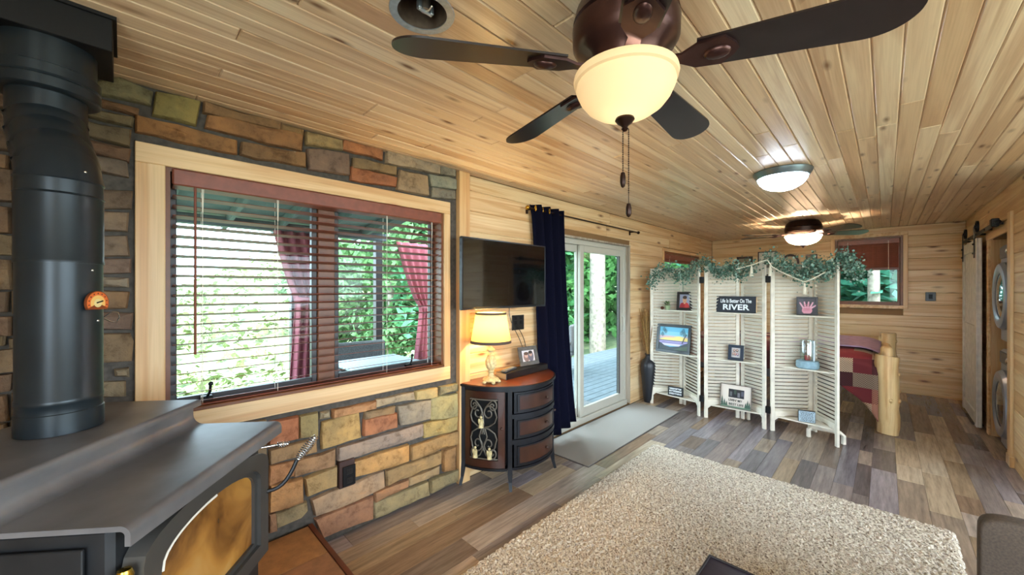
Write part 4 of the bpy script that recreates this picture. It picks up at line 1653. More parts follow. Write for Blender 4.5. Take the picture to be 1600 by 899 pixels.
def cabinet():
    n = 40
    top = [ep(PI * k / n, .022) for k in range(n + 1)]
    MB().prism(top, .765, .782).build('top_edge', CABBLACK, cab, smooth=40)
    top2 = [ep(PI * k / n, .008) for k in range(n + 1)]
    MB().prism(top2, .780, .786).build('top', CABTOP, cab)
    b = MB()
    low = [ep(PI * k / n, -.012) for k in range(n + 1)]
    b.prism(low, .145, .165)
    b.prism([ep(PI * k / n, -.006) for k in range(n + 1)], .735, .766)
    b.span(EX - EA + .015, EX + EA - .015, EY - .02, EY - .002, .15, .75)
    # the carcass between door and drawers
    for ph in (124.8, 55.2):
        p = ep(rad(ph), -.05)
        b.span(p[0] - .008, p[0] + .008, p[1], EY - .02, .16, .74)
    arcslab(b, rad(124), rad(56), -.018, .006, .150, .168)
    arcslab(b, rad(172), rad(8), -.012, .004, .744, .766, 30)
    arcslab(b, rad(172), rad(128), -.02, .004, .145, .165)
    arcslab(b, rad(52), rad(8), -.02, .004, .145, .165)
    for z in (.362, .555):
        arcslab(b, rad(124), rad(56), -.02, .012, z - .016, z + .016)
    b.build('carcass', CABBLACK, cab, smooth=30)
    for ph in (176, 124.8, 55.2, 4):
        b = MB()
        p = ep(rad(ph), .002)
        nr = Vector((math.cos(rad(ph)), -math.sin(rad(ph)), 0))
        pts = [Vector((p[0], p[1], .765)) - nr * .012, Vector((p[0], p[1], .18)) - nr * .012, Vector((p[0], p[1], .12)) - nr * .010,
               Vector((p[0], p[1], .06)) + nr * .000, Vector((p[0], p[1], .0)) + nr * .018]
        b.tube(pts, [.023, .023, .026, .019, .016], 4)
        b.build('leg', CABBLACK, cab)
    # inside back of the open door
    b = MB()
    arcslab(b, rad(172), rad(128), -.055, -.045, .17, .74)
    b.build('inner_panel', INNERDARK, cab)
    # scroll door on the left, its twin on the right
    for p0, p1, nm in ((171, 130, 'door'), (50, 9, 'door')):
        b = MB()
        a0, a1 = rad(p0), rad(p1)
        w = (a1 - a0)
        arcslab(b, a0, a1, -.016, .006, .17, .225)
        arcslab(b, a0, a1, -.016, .006, .69, .742)
        arcslab(b, a0, a0 + w * .13, -.016, .006, .225, .69, 4)
        arcslab(b, a1 - w * .16, a1, -.016, .006, .225, .69, 4)
        d = b.build(nm, CABWOOD, cab, smooth=30)
        kp = ep(a1 - w * .07 if nm == 'door' and p0 > 90 else a0 + w * .07, .014)
        MB().ball(kp[0], kp[1], .47, .011).build('knob', CABWOOD, d, smooth=60)
        # scrolls
        b = MB()
        u0, u1 = a0 + w * .14, a1 - w * .17
        def S_(u, z, o=-.004):
            q = ep(u0 + (u1 - u0) * u, o)
            return (q[0], q[1], .235 + (.68 - .235) * z)
        def spiral(cu, cz, r, a_start, turns, sgn, n=26):
            pts = []
            for k in range(n + 1):
                s = k / n
                a = a_start + sgn * s * turns * 2 * PI
                rr = r * (1 - .78 * s)
                pts.append((cu + rr * math.cos(a), cz + rr * math.sin(a) * .62))
            return pts
        for m in (0, 1):
            f = (lambda u: u) if m == 0 else (lambda u: 1 - u)
            curves = []
            # upper heart
            curves.append([(.5, .53), (.30, .55), (.10, .62), (.03, .72), (.08, .80)] + spiral(.30, .78, .22, PI * .9, 1.3, -1))
            curves.append([(.46, .42), (.52, .60), (.50, .74), (.40, .88), (.25, .965)] + spiral(.17, .90, .16, PI * .5, 1.25, 1))
            # lower heart
            curves.append([(.5, .53), (.30, .51), (.10, .44), (.03, .34), (.08, .25)] + spiral(.30, .25, .22, -PI * .9, 1.3, 1))
            curves.append([(.44, .52), (.36, .38), (.48, .20), (.62, .06), (.72, .03)] + spiral(.82, .10, .15, -PI * .5, 1.25, 1))
            for cpts in curves:
                b.tube([S_(f(u), z, .004) for u, z in cpts], .0058, 6)
        for z in (0, 1):
            b.tube([S_(k / 10, z, .002) for k in range(11)], .0055, 6)
        b.build('scroll_grille', IRON, d, smooth=60)
    zs = [(.172, .342), (.382, .535), (.575, .732)]
    for z0, z1 in zs:
        b = MB()
        arcslab(b, rad(121), rad(59), -.02, .002, z0, z1)
        d = b.build('drawer', CABBLACK, cab, smooth=30)
        b = MB()
        arcslab(b, rad(115.5), rad(64.5), .0, .008, z0 + .026, z1 - .026)
        b.build('drawer_front', CABWOOD, d, smooth=30)
        b = MB()
        for a, e, h0, h1 in ((118, 62, z0 + .014, z0 + .026), (118, 62, z1 - .026, z1 - .014)):
            arcslab(b, rad(a), rad(e), .0, .011, h0, h1)
        arcslab(b, rad(118), rad(115.5), .0, .011, z0 + .014, z1 - .014, 2)
        arcslab(b, rad(64.5), rad(62), .0, .011, z0 + .014, z1 - .014, 2)
        b.build('moulding', CABBLACK, d, smooth=30)
        p = ep(rad(82), .018)
        MB().ball(p[0], p[1], (z0 + z1) / 2, .012).lathe([(.005, -.014), (.005, .0)], p[0], p[1], (z0 + z1) / 2, 10, 'y').build('knob', CABWOOD, d, smooth=60)


cabinet()


def angel(label, ph, z, s):
    p = ep(rad(ph), .018)
    t = thing('angel_ornament', label, 'ornament', (p[0], p[1], z), rad(90 - ph) + PI, 'little pale figurines on the cabinet door')
    MB().lathe([(.0, 0), (.020 * s, .0), (.017 * s, .03 * s), (.009 * s, .062 * s), (.0, .07 * s)], 0, 0, 0, 12).build('robe', ANTIQUE, t, smooth=50)
    MB().ball(0, 0, .080 * s, .011 * s).build('head', ANTIQUE, t, smooth=60)
    b = MB()
    for q in (-1, 1):
        b.ball(q * .014 * s, .006, .05 * s, .010 * s, .004, .022 * s, 10, 6)
    b.build('wing', ANTIQUE, t, smooth=60)
    return t


angel('pale angel figurine hanging high in the cabinet\'s scroll grille', 152.5, .475, .95)
angel('pale angel figurine low on the cabinet door, the left one of the lower two', 158.5, .245, .92)
angel('pale angel figurine low on the cabinet door, the right one of the lower two', 144.5, .245, .92)


def table_lamp(x, y, z0):
    t = thing('table_lamp', 'lit table lamp with a cream shade and carved ivory base on the half-round cabinet', 'lamp', (x, y, z0))
    prof = [(0, .016), (.062, .016), (.066, .026), (.058, .036), (.042, .042), (.030, .052), (.020, .066), (.018, .078), (.028, .085), (.022, .092), (.018, .098)]
    MB().lathe(prof, 0, 0, 0, 28).build('base', ANTIQUE, t, smooth=50)
    b = MB()
    for k in range(5):
        a = 2 * PI * k / 5 + .5
        b.ball(.062 * math.cos(a), .062 * math.sin(a), .011, .016, .016, .012, 10, 6)
    b.build('foot', ANTIQUE, t, smooth=60)
    # twisted urn
    nu, nv = 36, 18
    def fn(u, v):
        zz = .098 + .115 * v
        r = .020 + .022 * math.sin(PI * min(1, v * 1.02)) ** .8
        a = u * 2 * PI
        r *= 1 + .10 * math.sin(a * 9 + v * 7)
        return (r * math.cos(a), r * math.sin(a), zz)
    MB().grid(fn, nu, nv).build('urn', ANTIQUE, t, smooth=60)
    MB().lathe([(.020, .210), (.030, .218), (.022, .226), (.016, .236), (.026, .246), (.034, .256), (.028, .268), (.012, .274), (.010, .30)], 0, 0, 0, 20).build('neck', ANTIQUE, t, smooth=50)
    MB().tube([(0, 0, .29), (0, 0, .36)], .008, 8).build('socket', BRASS, t)
    MB().ball(0, 0, .40, .028, .028, .036).build('bulb', glow('bulb_glass', 'ffe8b8', 6, .5), t, smooth=60)
    MB().lathe([(.158, .315), (.117, .545)], 0, 0, 0, 40).build('shade', SHADE, t, smooth=60)
    MB().lathe([(.156, .311), (.161, .311), (.1575, .332), (.153, .332)], 0, 0, 0, 40).build('braid', TRIMBROWN, t, smooth=60)
    MB().lathe([(.1195, .531), (.122, .531), (.1195, .548), (.115, .548)], 0, 0, 0, 40).build('braid', TRIMBROWN, t, smooth=60)
    lamp('table_lamp_bulb', (x, y, z0 + .445), P_LAMP, (1.0, .70, .30), .03)


table_lamp(2.012, 2.20, .786)


def dvd():
    t = thing('media_box', 'flat black media box lying on the half-round cabinet', 'media player', (2.42, 2.235, .786), rad(3))
    MB().box(0, 0, .026, .56, .12, .05, .003).build('case', BLACKPL, t)
    MB().box(-.281, 0, .026, .003, .11, .044).build('lit_end', plain('lit_end_beige', '8a7a60', .6), t)  # lamp glow on the black case's left end, put into the colour
    r = thing('remote_control', 'grey remote control lying on the black media box', 'remote', (2.25, 2.235, .838), rad(14))
    MB().box(0, 0, .008, .19, .045, .016, .005).build('body', plain('remote_grey', '3c4046', .4), r)
    b = MB()
    for i in range(9):
        for j in range(3):
            b.box(-.075 + i * .018, -.012 + j * .012, .017, .009, .007, .003)
    stuff(b.build('button', plain('button_grey', '8a9098', .5), r))


dvd()


def picture_frame(name, label, loc, rz, w, h, bw, col, tilt, art=None, matw=0, depth=.018, easel=True, group=None, fcol=None, cat='picture frame'):
    """local x right, z up, front towards -y; leans back by tilt"""
    t = thing(name, label, cat, loc, 0, group)
    t.rotation_euler = (-tilt, 0, rz)
    b = MB()
    b.span(-w / 2, w / 2, -depth, 0, h - bw, h, .002)
    b.span(-w / 2, w / 2, -depth, 0, 0, bw, .002)
    b.span(-w / 2, -w / 2 + bw, -depth, 0, bw, h - bw, .002)
    b.span(w / 2 - bw, w / 2, -depth, 0, bw, h - bw, .002)
    b.build('frame', fcol or FRAMEBLACK, t)
    MB().span(-w / 2 + .004, w / 2 - .004, -.004, .0, .004, h - .004).build('backboard', SASHDARK, t)
    if art:
        b = MB()
        iw, ih = w - 2 * bw, h - 2 * bw
        yy = [-.006]
        def poly(c, pts):
            b.c = hx(c)
            b.add([((p - .5) * iw, yy[0], bw + q * ih) for p, q in pts], [list(range(len(pts)))])
            yy[0] -= .00025
        def rect(c, x0, z0, x1, z1):
            poly(c, [(x0, z0), (x1, z0), (x1, z1), (x0, z1)])
        def oval(c, cx, cz, rx, rz, n=14):
            poly(c, [(cx + rx * math.cos(2 * PI * k / n), cz + rz * math.sin(2 * PI * k / n)) for k in range(n)])
        art(poly, rect, oval)
        b.build('picture', PRINT, t, fix=False)
    if easel:
        e = MB()
        e.add([(-.02, .0, h * .8), (.02, .0, h * .8), (.02, h * .36, .004), (-.02, h * .36, .004), (-.02, .004, h * .8), (.02, .004, h * .8), (.02, h * .36 + .004, .004), (-.02, h * .36 + .004, .004)],
              [(0, 1, 2, 3), (4, 5, 6, 7), (0, 1, 5, 4), (2, 3, 7, 6), (0, 3, 7, 4), (1, 2, 6, 5)])
        e.build('easel', SASHDARK, t)
    return t


def art_couple(poly, rect, oval):
    rect('d8d0d0', 0, 0, 1, 1)
    oval('8a6e64', .36, .40, .24, .42); oval('c8a090', .36, .55, .15, .22); oval('5c4438', .36, .72, .19, .15)
    oval('64606c', .70, .45, .22, .50); oval('b89484', .70, .62, .13, .20); oval('38302c', .70, .80, .16, .15)


picture_frame('photo_frame', 'grey wooden photo frame of two people on the half-round cabinet by the curtain', (2.53, 2.262, .838), rad(-8), .215, .165, .034, None, rad(15), art_couple,
              fcol=plain('grey_frame', '54504c', .7, noise=.25, nscale=40), easel=False)
t = thing('wall_outlet', 'black outlet plate on the pine wall beside the lamp shade', 'outlet', (2.52, YL, 1.21))
MB().box(0, -.003, 0, .16, .008, .135, .003).build('cover_plate', BLACKPL, t)
b = MB()
for i in (-1, 1):
    MB().box(i * .035, -.0075, .0, .034, .002, .034, .001).build('socket', BLACKIRON, t)
    MB().box(i * .035, -.0075, .040, .034, .002, .028, .001).build('socket', BLACKIRON, t)
b = MB()
b.tube(bez((2.40, YL - .012, 1.36), (2.36, YL - .03, 1.15), (2.60, YL - .02, 1.10), (2.58, YL - .03, .80), 16), .003, 6)
b.tube(bez((2.49, YL - .012, 1.19), (2.58, YL - .04, 1.06), (2.62, YL - .02, 1.0), (2.60, YL - .03, .80), 16), .003, 6)
tag(b.build('power_cord', BLACKPL), 'thin dark cords hanging down the wall behind the photo frame', 'cord')

# ------------------------------------------------------------------ curtain, rod, mats, vase
rod = thing('curtain_rod', 'thin dark curtain rod over the sliding glass door', 'curtain rod', (2.575, 2.325, 2.255))
MB().tube([(0, 0, 0), (2.18, 0, 0)], .008, 10).build('rod', BRONZE_D, rod, smooth=50)
for x in (0, 2.18):
    MB().ball(x, 0, 0, .020).build('finial', BRASS if x == 0 else BRONZE_D, rod, smooth=60)
for x in (.06, 2.06):
    MB().box(x, .060, -.01, .02, .018, .06, .003).box(x, .033, -.004, .012, .07, .012, .002).build('bracket', BRONZE_D, rod)
cu = thing('curtain', 'navy blue grommet curtain pushed to the left side of the glass door', 'curtain', (2.60, 2.325, 0))


def cfn(u, v):
    z = .045 + (2.30 - .045) * v
    wid = .46 + (.20) * (1 - v) ** 1.6
    zz = z - (0 if v > .02 else .0)
    sh_ = .13 * (1 - v) ** .5 * (1 - u)
    return (.04 + sh_ + wid * u, .040 * math.sin(u * 22 + .6) * (1 - .12 * (1 - v)) - .012 * (1 - v), zz + (1 - v) ** 8 * .10 * (u - .1))


o = MB().grid(cfn, 110, 26).build('cloth', NAVY, cu, fix=False)
o.data.polygons.foreach_set('use_smooth', [True] * len(o.data.polygons))
sm = o.modifiers.new('thickness', 'SOLIDIFY'); sm.thickness = .004
for k in range(3):
    b = MB()
    b.tube([(.05 + k * .10 + .0 * math.cos(a), .024 * math.cos(a) * .3 - .034, 2.255 + .024 * math.sin(a)) for a in [2 * PI * q / 20 for q in range(20)]], .004, 6, closed=True)
    b.build('grommet', BRASS, cu, smooth=60)

MAT_, mnt, mb_ = newmat('woven_doormat')
mv, _ = coords(mnt, False, (1, 1, 1))
mn = N(mnt, 'ShaderNodeTexNoise', i_Scale=220.0, i_Detail=2.0)
mnt.links.new(mv, mn.inputs['Vector'])
mr = ramp(mnt, mn.outputs['Fac'], [(.35, hx('706862')), (.65, hx('aaa29a'))])
mnt.links.new(mr.outputs[0], mb_.inputs['Base Color'])
mb_.inputs['Roughness'].default_value = .95
bump(mnt, mb_, mn.outputs['Fac'], .5, .004)
dm = thing('door_mat', 'flat beige mat lying inside the sliding glass door', 'mat', (3.77, 2.09, 0))
MB().span(-1.0, 1.0, -.285, .285, .0015, .009, .002).build('mat', MAT_, dm)
MB().span(-1.008, 1.008, -.293, .293, .0005, .005, .001).build('rubber_edge', SASHDARK, dm)

# shag rug
RUGM, rnt, rb = newmat('shag_rug')
rv, _ = coords(rnt, False)
rn = N(rnt, 'ShaderNodeTexNoise', i_Scale=95.0, i_Detail=3.0, i_Roughness=.7)
rnt.links.new(rv, rn.inputs['Vector'])
rr_ = ramp(rnt, rn.outputs['Fac'], [(.36, hx('6c5e54')), (.46, hx('c0b2a2')), (.60, hx('e8dece'))])
rnt.links.new(rr_.outputs[0], rb.inputs['Base Color'])
rb.inputs['Roughness'].default_value = 1.0
rb.inputs['Specular IOR Level'].default_value = .1
bump(rnt, rb, rn.outputs['Fac'], .8, .012)
rug = thing('shag_rug', 'large cream and beige speckled shag rug on the plank floor', 'rug', (2.24, .645, 0))
MB().span(-1.345, 1.345, -.945, .945, .001, .010, .003).build('backing', MAT_, rug)
nr = np.random.default_rng(2)
nx, ny = 230, 165
xs = np.linspace(-1.355, 1.355, nx); ys = np.linspace(-.955, .955, ny)
Xg, Yg = np.meshgrid(xs, ys)
edge = np.minimum(np.minimum(Xg + 1.355, 1.355 - Xg), np.minimum(Yg + .955, .955 - Yg))
Zg = .012 + .012 * np.clip(edge / .02, 0, 1) + nr.uniform(-.005, .007, Xg.shape) * np.clip(edge / .01, 0, 1)
Zg[edge < 1e-6] = .002
Xg = Xg + nr.uniform(-.005, .005, Xg.shape); Yg = Yg + nr.uniform(-.005, .005, Yg.shape)
vs = np.stack([Xg.ravel(), Yg.ravel(), Zg.ravel()], 1).tolist()
fs = [(j * nx + i, j * nx + i + 1, (j + 1) * nx + i + 1, (j + 1) * nx + i) for j in range(ny - 1) for i in range(nx - 1)]
b = MB(); b.v = vs; b.f = fs; b.mi = [0] * len(fs); b.col = [None] * len(fs)
stuff(b.build('pile', RUGM, rug, fix=False))

va = thing('floor_vase', 'tall dark floor vase holding dried reeds, between the glass door and the folding screen', 'vase', (4.93, 2.27, 0))
MB().lathe([(0, .002), (.055, .002), (.066, .05), (.085, .30), (.098, .46), (.096, .52), (.075, .56), (.045, .59), (.036, .61), (.036, .63), (.046, .645), (.040, .645), (.032, .62), (.03, .58)], 0, 0, 0, 28).build('vessel', plain('dark_glaze', '14161e', .4, noise=.2, nscale=10), va, smooth=50)
ree = random.Random(2)
b = MB()
for i in range(70):
    a = ree.uniform(0, 2 * PI)
    L = ree.uniform(.30, .62)
    sp_ = ree.uniform(.02, .12)
    p = bez((.012 * math.cos(a), .012 * math.sin(a), .56), (.02 * math.cos(a), .02 * math.sin(a), .7), (sp_ * .7 * math.cos(a), sp_ * .7 * math.sin(a), .64 + L * .6), (sp_ * math.cos(a), sp_ * math.sin(a), .64 + L), 5)
    b.tube(p, [.003, .003, .0035, .005, .006, .002], 5)
stuff(b.build('reeds', plain('dried_reed', '8a6a3c', .9, noise=.3, nscale=50), va))

# ------------------------------------------------------------------ lettering
def lettering(parent, s, size, mat, loc, xscale=1.0, name='lettering', extrude=.0012, bold=0.0):
    """flat letters in the parent's front plane (local x right, z up, facing -y)"""
    cu_ = bpy.data.curves.new('lettering', 'FONT')
    cu_.body = s
    cu_.size = size
    cu_.align_x = 'CENTER'
    cu_.align_y = 'CENTER'
    cu_.extrude = extrude
    cu_.offset = bold
    cu_.resolution_u = 3
    tmp = bpy.data.objects.new('lettering', cu_)
    C.objects.link(tmp)
    dg = bpy.context.evaluated_depsgraph_get()
    dg.update()
    me = bpy.data.meshes.new_from_object(tmp.evaluated_get(dg))
    bpy.data.objects.remove(tmp)
    me.materials.clear()
    me.materials.append(mat)
    o = link(name, me, parent, loc, (PI / 2, 0, 0))
    o.scale = (xscale, 1, 1)
    return o


WHITEINK = plain('white_paint', 'e4e8ea', .6)
DARKINK = plain('dark_paint', '2c302c', .7)

# ------------------------------------------------------------------ folding screen with shelves
scr = thing('folding_screen', 'whitewashed louvered folding screen of zigzag panels with corner shelves', 'room divider', (4.95, 1.25, 0))
OX, OY = 4.95, 1.25
V = [((4.90, 2.23), (5.093, 1.872), (4.79, 1.575)), ((4.795, 1.525), (5.008, 1.20), (4.845, .92)), ((4.850, .878), (5.102, .543), (4.78, .32))]
HT = 1.78
slat_cache = {}
for vi, (f1, k, f2) in enumerate(V):
    for a, e in ((f1, k), (f2, k)):
        dx, dy = e[0] - a[0], e[1] - a[1]
        L = math.hypot(dx, dy) - .012
        ang = math.atan2(dy, dx)
        b = MB()
        w, d = .038, .022
        b.span(0, w, -d / 2, d / 2, 0, HT, .002)
        b.span(L - w, L, -d / 2, d / 2, 0.02, HT, .002)
        b.span(w, L - w, -d / 2, d / 2, HT - .085, HT, .002)
        # arched apron
        n = 10
        pl = [(w, .215)] + [(w + (L - 2 * w) * q / n, .115 + .055 * math.sin(PI * q / n) ** .6) for q in range(n + 1)] + [(L - w, .215)]
        b.prism(pl, -d / 2, d / 2, 'xz')
        p = b.build('panel', CREAM, scr, loc=(a[0] - OX, a[1] - OY, 0), rot=(0, 0, ang))
        ns = 38
        sw = L - 2 * w
        me = None
        flip = 1 if (a == f1) else -1
        for i in range(ns):
            z = .228 + (HT - .10 - .228) * i / (ns - 1)
            if me is None:
                o = MB().box(0, 0, 0, sw, .005, .043, .0015).build('slat', CREAM_L, p, fix=False)
                me = o.data
            else:
                o = link('slat', me, p)
            o.location = (w + sw / 2, 0, z)
            o.rotation_euler = (math.radians(36) * flip, 0, 0)
    for zs in (1.243, .700, .158):
        def to(p, q, t):
            return (p[0] + (q[0] - p[0]) * t - OX, p[1] + (q[1] - p[1]) * t - OY)
        q1, q2, kk = to(f1, k, .10), to(f2, k, .10), to(f1, k, .965)
        kk2 = to(f2, k, .965)
        MB().prism([q1, kk, kk2, q2], zs - .012, zs).build('shelf', CREAM, scr)
for (x, y) in ((4.785, 1.55), (4.842, .899)):
    for z in (.22, 1.62):
        MB().box(x - OX, y - OY, z, .030, .045, .075, .004).build('hinge', BLACKIRON, scr)
for vi, (y0, y1, xx) in enumerate(((.56, .29, 4.90), (1.13, .98, 5.05))):
    b = MB()
    p = [(xx - OX, y0 - OY, .006), (xx - OX, y0 - OY, .085), (xx - OX, y0 - OY - .025, .11), (xx - OX, y1 - OY + .025, .11), (xx - OX, y1 - OY, .085), (xx - OX, y1 - OY, .006)]
    b.tube(p, .019, 4)
    b.build('support_foot', CREAM, scr)

G1 = [(2.176, 1.561), (2.133, 1.677), (2.049, 1.74), (1.944, 1.777), (1.856, 1.718), (1.779, 1.653), (1.711, 1.698), (1.645, 1.804), (1.572, 1.839), (1.501, 1.82), (1.432, 1.765), (1.364, 1.689), (1.297, 1.702), (1.245, 1.787), (1.194, 1.77), (1.15, 1.662), (1.106, 1.738), (1.045, 1.778)]
G2 = [(0.897, 1.853), (0.835, 1.829), (0.768, 1.786), (0.703, 1.737), (0.639, 1.695), (0.587, 1.642), (0.551, 1.718), (0.516, 1.787), (0.481, 1.716), (0.446, 1.652), (0.402, 1.707), (0.359, 1.761), (0.313, 1.807), (0.276, 1.824), (0.239, 1.779), (0.217, 1.706), (0.199, 1.645)]
RP = [(1.179, 1.732), (1.044, 1.768), (0.938, 1.805), (0.886, 1.822), (0.847, 1.747), (0.769, 1.691), (0.673, 1.636), (0.574, 1.583), (0.489, 1.626), (0.412, 1.68)]
GX = 4.80


def garland(label, pts, seed):
    rg = random.Random(seed)
    t = thing('leaf_garland', label, 'garland', (GX, pts[len(pts) // 2][0], 1.75))
    y0 = pts[len(pts) // 2][0]
    P = [Vector((0, p[0] - y0, p[1] - 1.75)) for p in pts]
    MB().tube(P, .004, 6).build('stem', plain('garland_stem', '5c4c34', .9), t)
    for k, (nl, c) in enumerate(((900, '486858'), (700, '6c9082'), (420, '98b0a0'))):
        b = MB()
        for i in range(nl):
            s = rg.uniform(0, len(P) - 1.001)
            q = int(s)
            p = P[q].lerp(P[q + 1], s - q)
            r = .070 * (.6 + .4 * math.sin(s * 2.1) ** 2)
            p = p + Vector((rg.gauss(-.1, .7), rg.gauss(0, .75), rg.gauss(-.15, .8))) * r
            L = rg.uniform(.018, .034)
            u = Vector((rg.gauss(0, 1), rg.gauss(0, 1), rg.gauss(0, 1))).normalized()
            w = u.cross(Vector((rg.gauss(0, 1), rg.gauss(0, 1), rg.gauss(0, 1)))).normalized()
            nrm = u.cross(w) * L * .18
            b.add([p, p + u * L * .5 + w * L * .42 + nrm, p + u * L, p + u * L * .5 - w * L * .42 + nrm], [(0, 1, 2), (0, 2, 3)])
        o = stuff(b.build('leaves', LEAF, t, fix=False))
        o.color = hx(c)
    return t


garland('grey-green leaf garland draped over the left half of the folding screen', G1, 31)
garland('grey-green leaf garland over the right end of the folding screen, hanging past its edge', G2, 32)
rp = thing('rope_swag', 'pale rope with tassels swagged across the top of the folding screen', 'rope', (4.735, .8, 1.7))
MB().tube([(0, p[0] - .8, p[1] - 1.7) for p in RP], .006, 8).build('rope', ROPE, rp, smooth=60)
for (yy, zz) in ((.860, 1.765), (.574, 1.575), (1.03, 1.765)):
    b = MB()
    b.lathe([(.001, 0), (.008, -.006), (.006, -.02), (.012, -.03), (.019, -.115), (.001, -.115)], 0, yy - .8, zz - 1.7, 14)
    b.build('tassel', ROPE, rp, smooth=40)


# ------------------------------------------------------------------ things on the screen's shelves
def art_portrait(poly, rect, oval):
    rect('8c90a4', 0, 0, 1, 1)
    oval('a02c30', .5, .08, .48, .34); oval('8c2028', .25, .14, .20, .24); oval('b83c3c', .72, .16, .18, .22)
    oval('c89878', .5, .58, .20, .24); oval('40302c', .5, .78, .21, .13); rect('c89878', .42, .30, .58, .42)
    oval('30201c', .42, .60, .025, .02); oval('30201c', .58, .60, .025, .02); oval('904838', .5, .45, .06, .015)


def art_sunset(poly, rect, oval):
    rect('58a8c8', 0, 0, 1, 1)
    rect('7cbcd0', 0, .60, 1, .80); rect('a8b8c8', 0, .52, 1, .64); rect('c8a8b0', 0, .50, 1, .60)
    poly('e0cc78', [(0, .46), (.3, .55), (.7, .62), (1, .55), (1, .42), (0, .40)])
    poly('d8a898', [(0, .52), (.35, .60), (.6, .56), (.3, .53)])
    rect('5c5888', 0, .38, 1, .42); rect('9c90c0', 0, .26, 1, .38)
    rect('504c74', .1, .30, .9, .32); rect('c8c0d8', .12, .18, .75, .27)
    poly('242c34', [(0, 0), (1, 0), (1, .36), (.86, .28), (.7, .18), (.4, .13), (.2, .18), (.08, .28), (0, .30)])
    poly('3c4c34', [(.5, .02), (1, .02), (1, .22), (.75, .14)])
    for cx, cz, sg in ((.10, .88, 1), (.16, .80, 1), (.05, .66, 1), (.90, .86, -1), (.94, .72, -1), (.84, .76, -1)):
        for a in range(5):
            w = -.9 + a * .45
            poly('20343c', [(cx, cz), (cx + sg * .13 * math.cos(w), cz + .13 * math.sin(w)), (cx + sg * .11 * math.cos(w + .2), cz + .11 * math.sin(w + .2))])
    poly('20343c', [(.80, .30), (.83, .30), (.90, .55), (.97, .72), (.94, .72), (.87, .55)])


def art_kids(poly, rect, oval):
    rect('b4b0b0', 0, 0, 1, 1)
    for cx, cz, c in ((.3, .7, '6c5850'), (.62, .72, '504440'), (.42, .35, '98605c'), (.70, .32, '6c6480'), (.2, .35, '7c7470')):
        oval(c, cx, cz, .15, .17); oval('c8a090', cx, cz + .04, .08, .09)


def art_hand(poly, rect, oval):
    rect('1a1a24', 0, 0, 1, 1)
    oval('c88898', .5, .22, .30, .26)
    for x0, ang in ((.30, 2.1), (.42, 1.75), (.54, 1.45), (.66, 1.15), (.72, .6)):
        c, s = math.cos(ang), math.sin(ang)
        p = (x0, .36)
        q = (p[0] + c * .44, p[1] + s * .44)
        poly('d4a0b0', [(p[0] - .055 * s, p[1] + .055 * c), (q[0] - .04 * s, q[1] + .04 * c), (q[0] + .04 * s, q[1] - .04 * c), (p[0] + .055 * s, p[1] - .055 * c)])
    for z in (.20, .30, .44, .56):
        poly('a04858', [(.30, z), (.66, z + .05), (.66, z + .08), (.30, z + .03)])


def art_best(poly, rect, oval):
    rect('d0c4b8', 0, 0, 1, 1)
    rect('24262c', .26, .44, .78, .82)
    for x0, z0, c in ((.30, .50, '585c60'), (.44, .60, '3c4a40'), (.56, .48, '6c6c74'), (.68, .55, '50505c')):
        rect(c, x0, z0, x0 + .08, z0 + .2)
    for x, h in ((.05, .5), (.13, .36), (.20, .26), (.84, .30), (.90, .44), (.96, .34)):
        for q in range(3):
            z = h * (.25 + .25 * q)
            poly('3c5448', [(x - .06 * (1 - q * .25), z - h * .22), (x + .06 * (1 - q * .25), z - h * .22), (x, z + h * .24)])
    rect('5c7460', 0, 0, 1, .06)


ZS1, ZS2, ZS3 = 1.244, .701, .159
SX = 4.925
R90 = -PI / 2
picture_frame('photo_frame', 'black framed portrait of a person in a red shirt, top left shelf of the screen', (SX + .0, 1.80, ZS1), R90 + rad(8), .185, .235, .032, None, rad(13), art_portrait, easel=True)
picture_frame('framed_painting', 'black framed painting of a sunset over water on the screen\'s left middle shelf', (SX - .037, 1.932, ZS2), R90 - rad(4), .44, .36, .035, None, rad(9), art_sunset, easel=True, cat='painting')
picture_frame('photo_frame', 'small dark blue square photo frame on the screen\'s centre middle shelf', (SX - .05, 1.215, ZS2), R90, .155, .175, .033, None, rad(10), art_kids, easel=True, fcol=plain('blue_black_frame', '1c2838', .4))
picture_frame('photo_frame', 'black frame with a pink striped handprint picture on the screen\'s right top shelf', (SX - .01, .575, ZS1), R90 + rad(6), .175, .19, .016, None, rad(13), art_hand, easel=True)
bf = picture_frame('photo_frame', 'pale wooden photo plaque with pine trees and dark lettering, centre bottom shelf', (SX - .07, 1.215, ZS3), R90 + rad(2), .315, .265, .008, None, rad(10), art_best, easel=True,
                   fcol=plain('pale_frame', '6c6058', .6))
lettering(bf, "LIVIN' MY", .036, DARKINK, (0, -.019, .088), .9, bold=.0006)
lettering(bf, 'BEST LIFE', .036, DARKINK, (.01, -.019, .044), 1.0, bold=.0006)

sg = thing('wooden_sign', 'dark navy wooden sign with white lettering about the river, on the screen', 'sign', (4.885, 1.215, ZS1))
sg.rotation_euler = (-rad(5), 0, R90 + rad(1))
MB().span(-.20, .20, -.028, 0, .001, .185, .004).build('board', plain('navy_board', '141c28', .5, noise=.2, nscale=30), sg)
MB().span(.2005, .203, -.027, -.001, .003, .183).build('raw_edge', TRIM_PINE, sg)
lettering(sg, 'Life Is Better On The', .060, WHITEINK, (0, -.0285, .130), .60, bold=.0012)
lettering(sg, 'RIVER', .088, WHITEINK, (0, -.0285, .058), 1.18, bold=.0022)

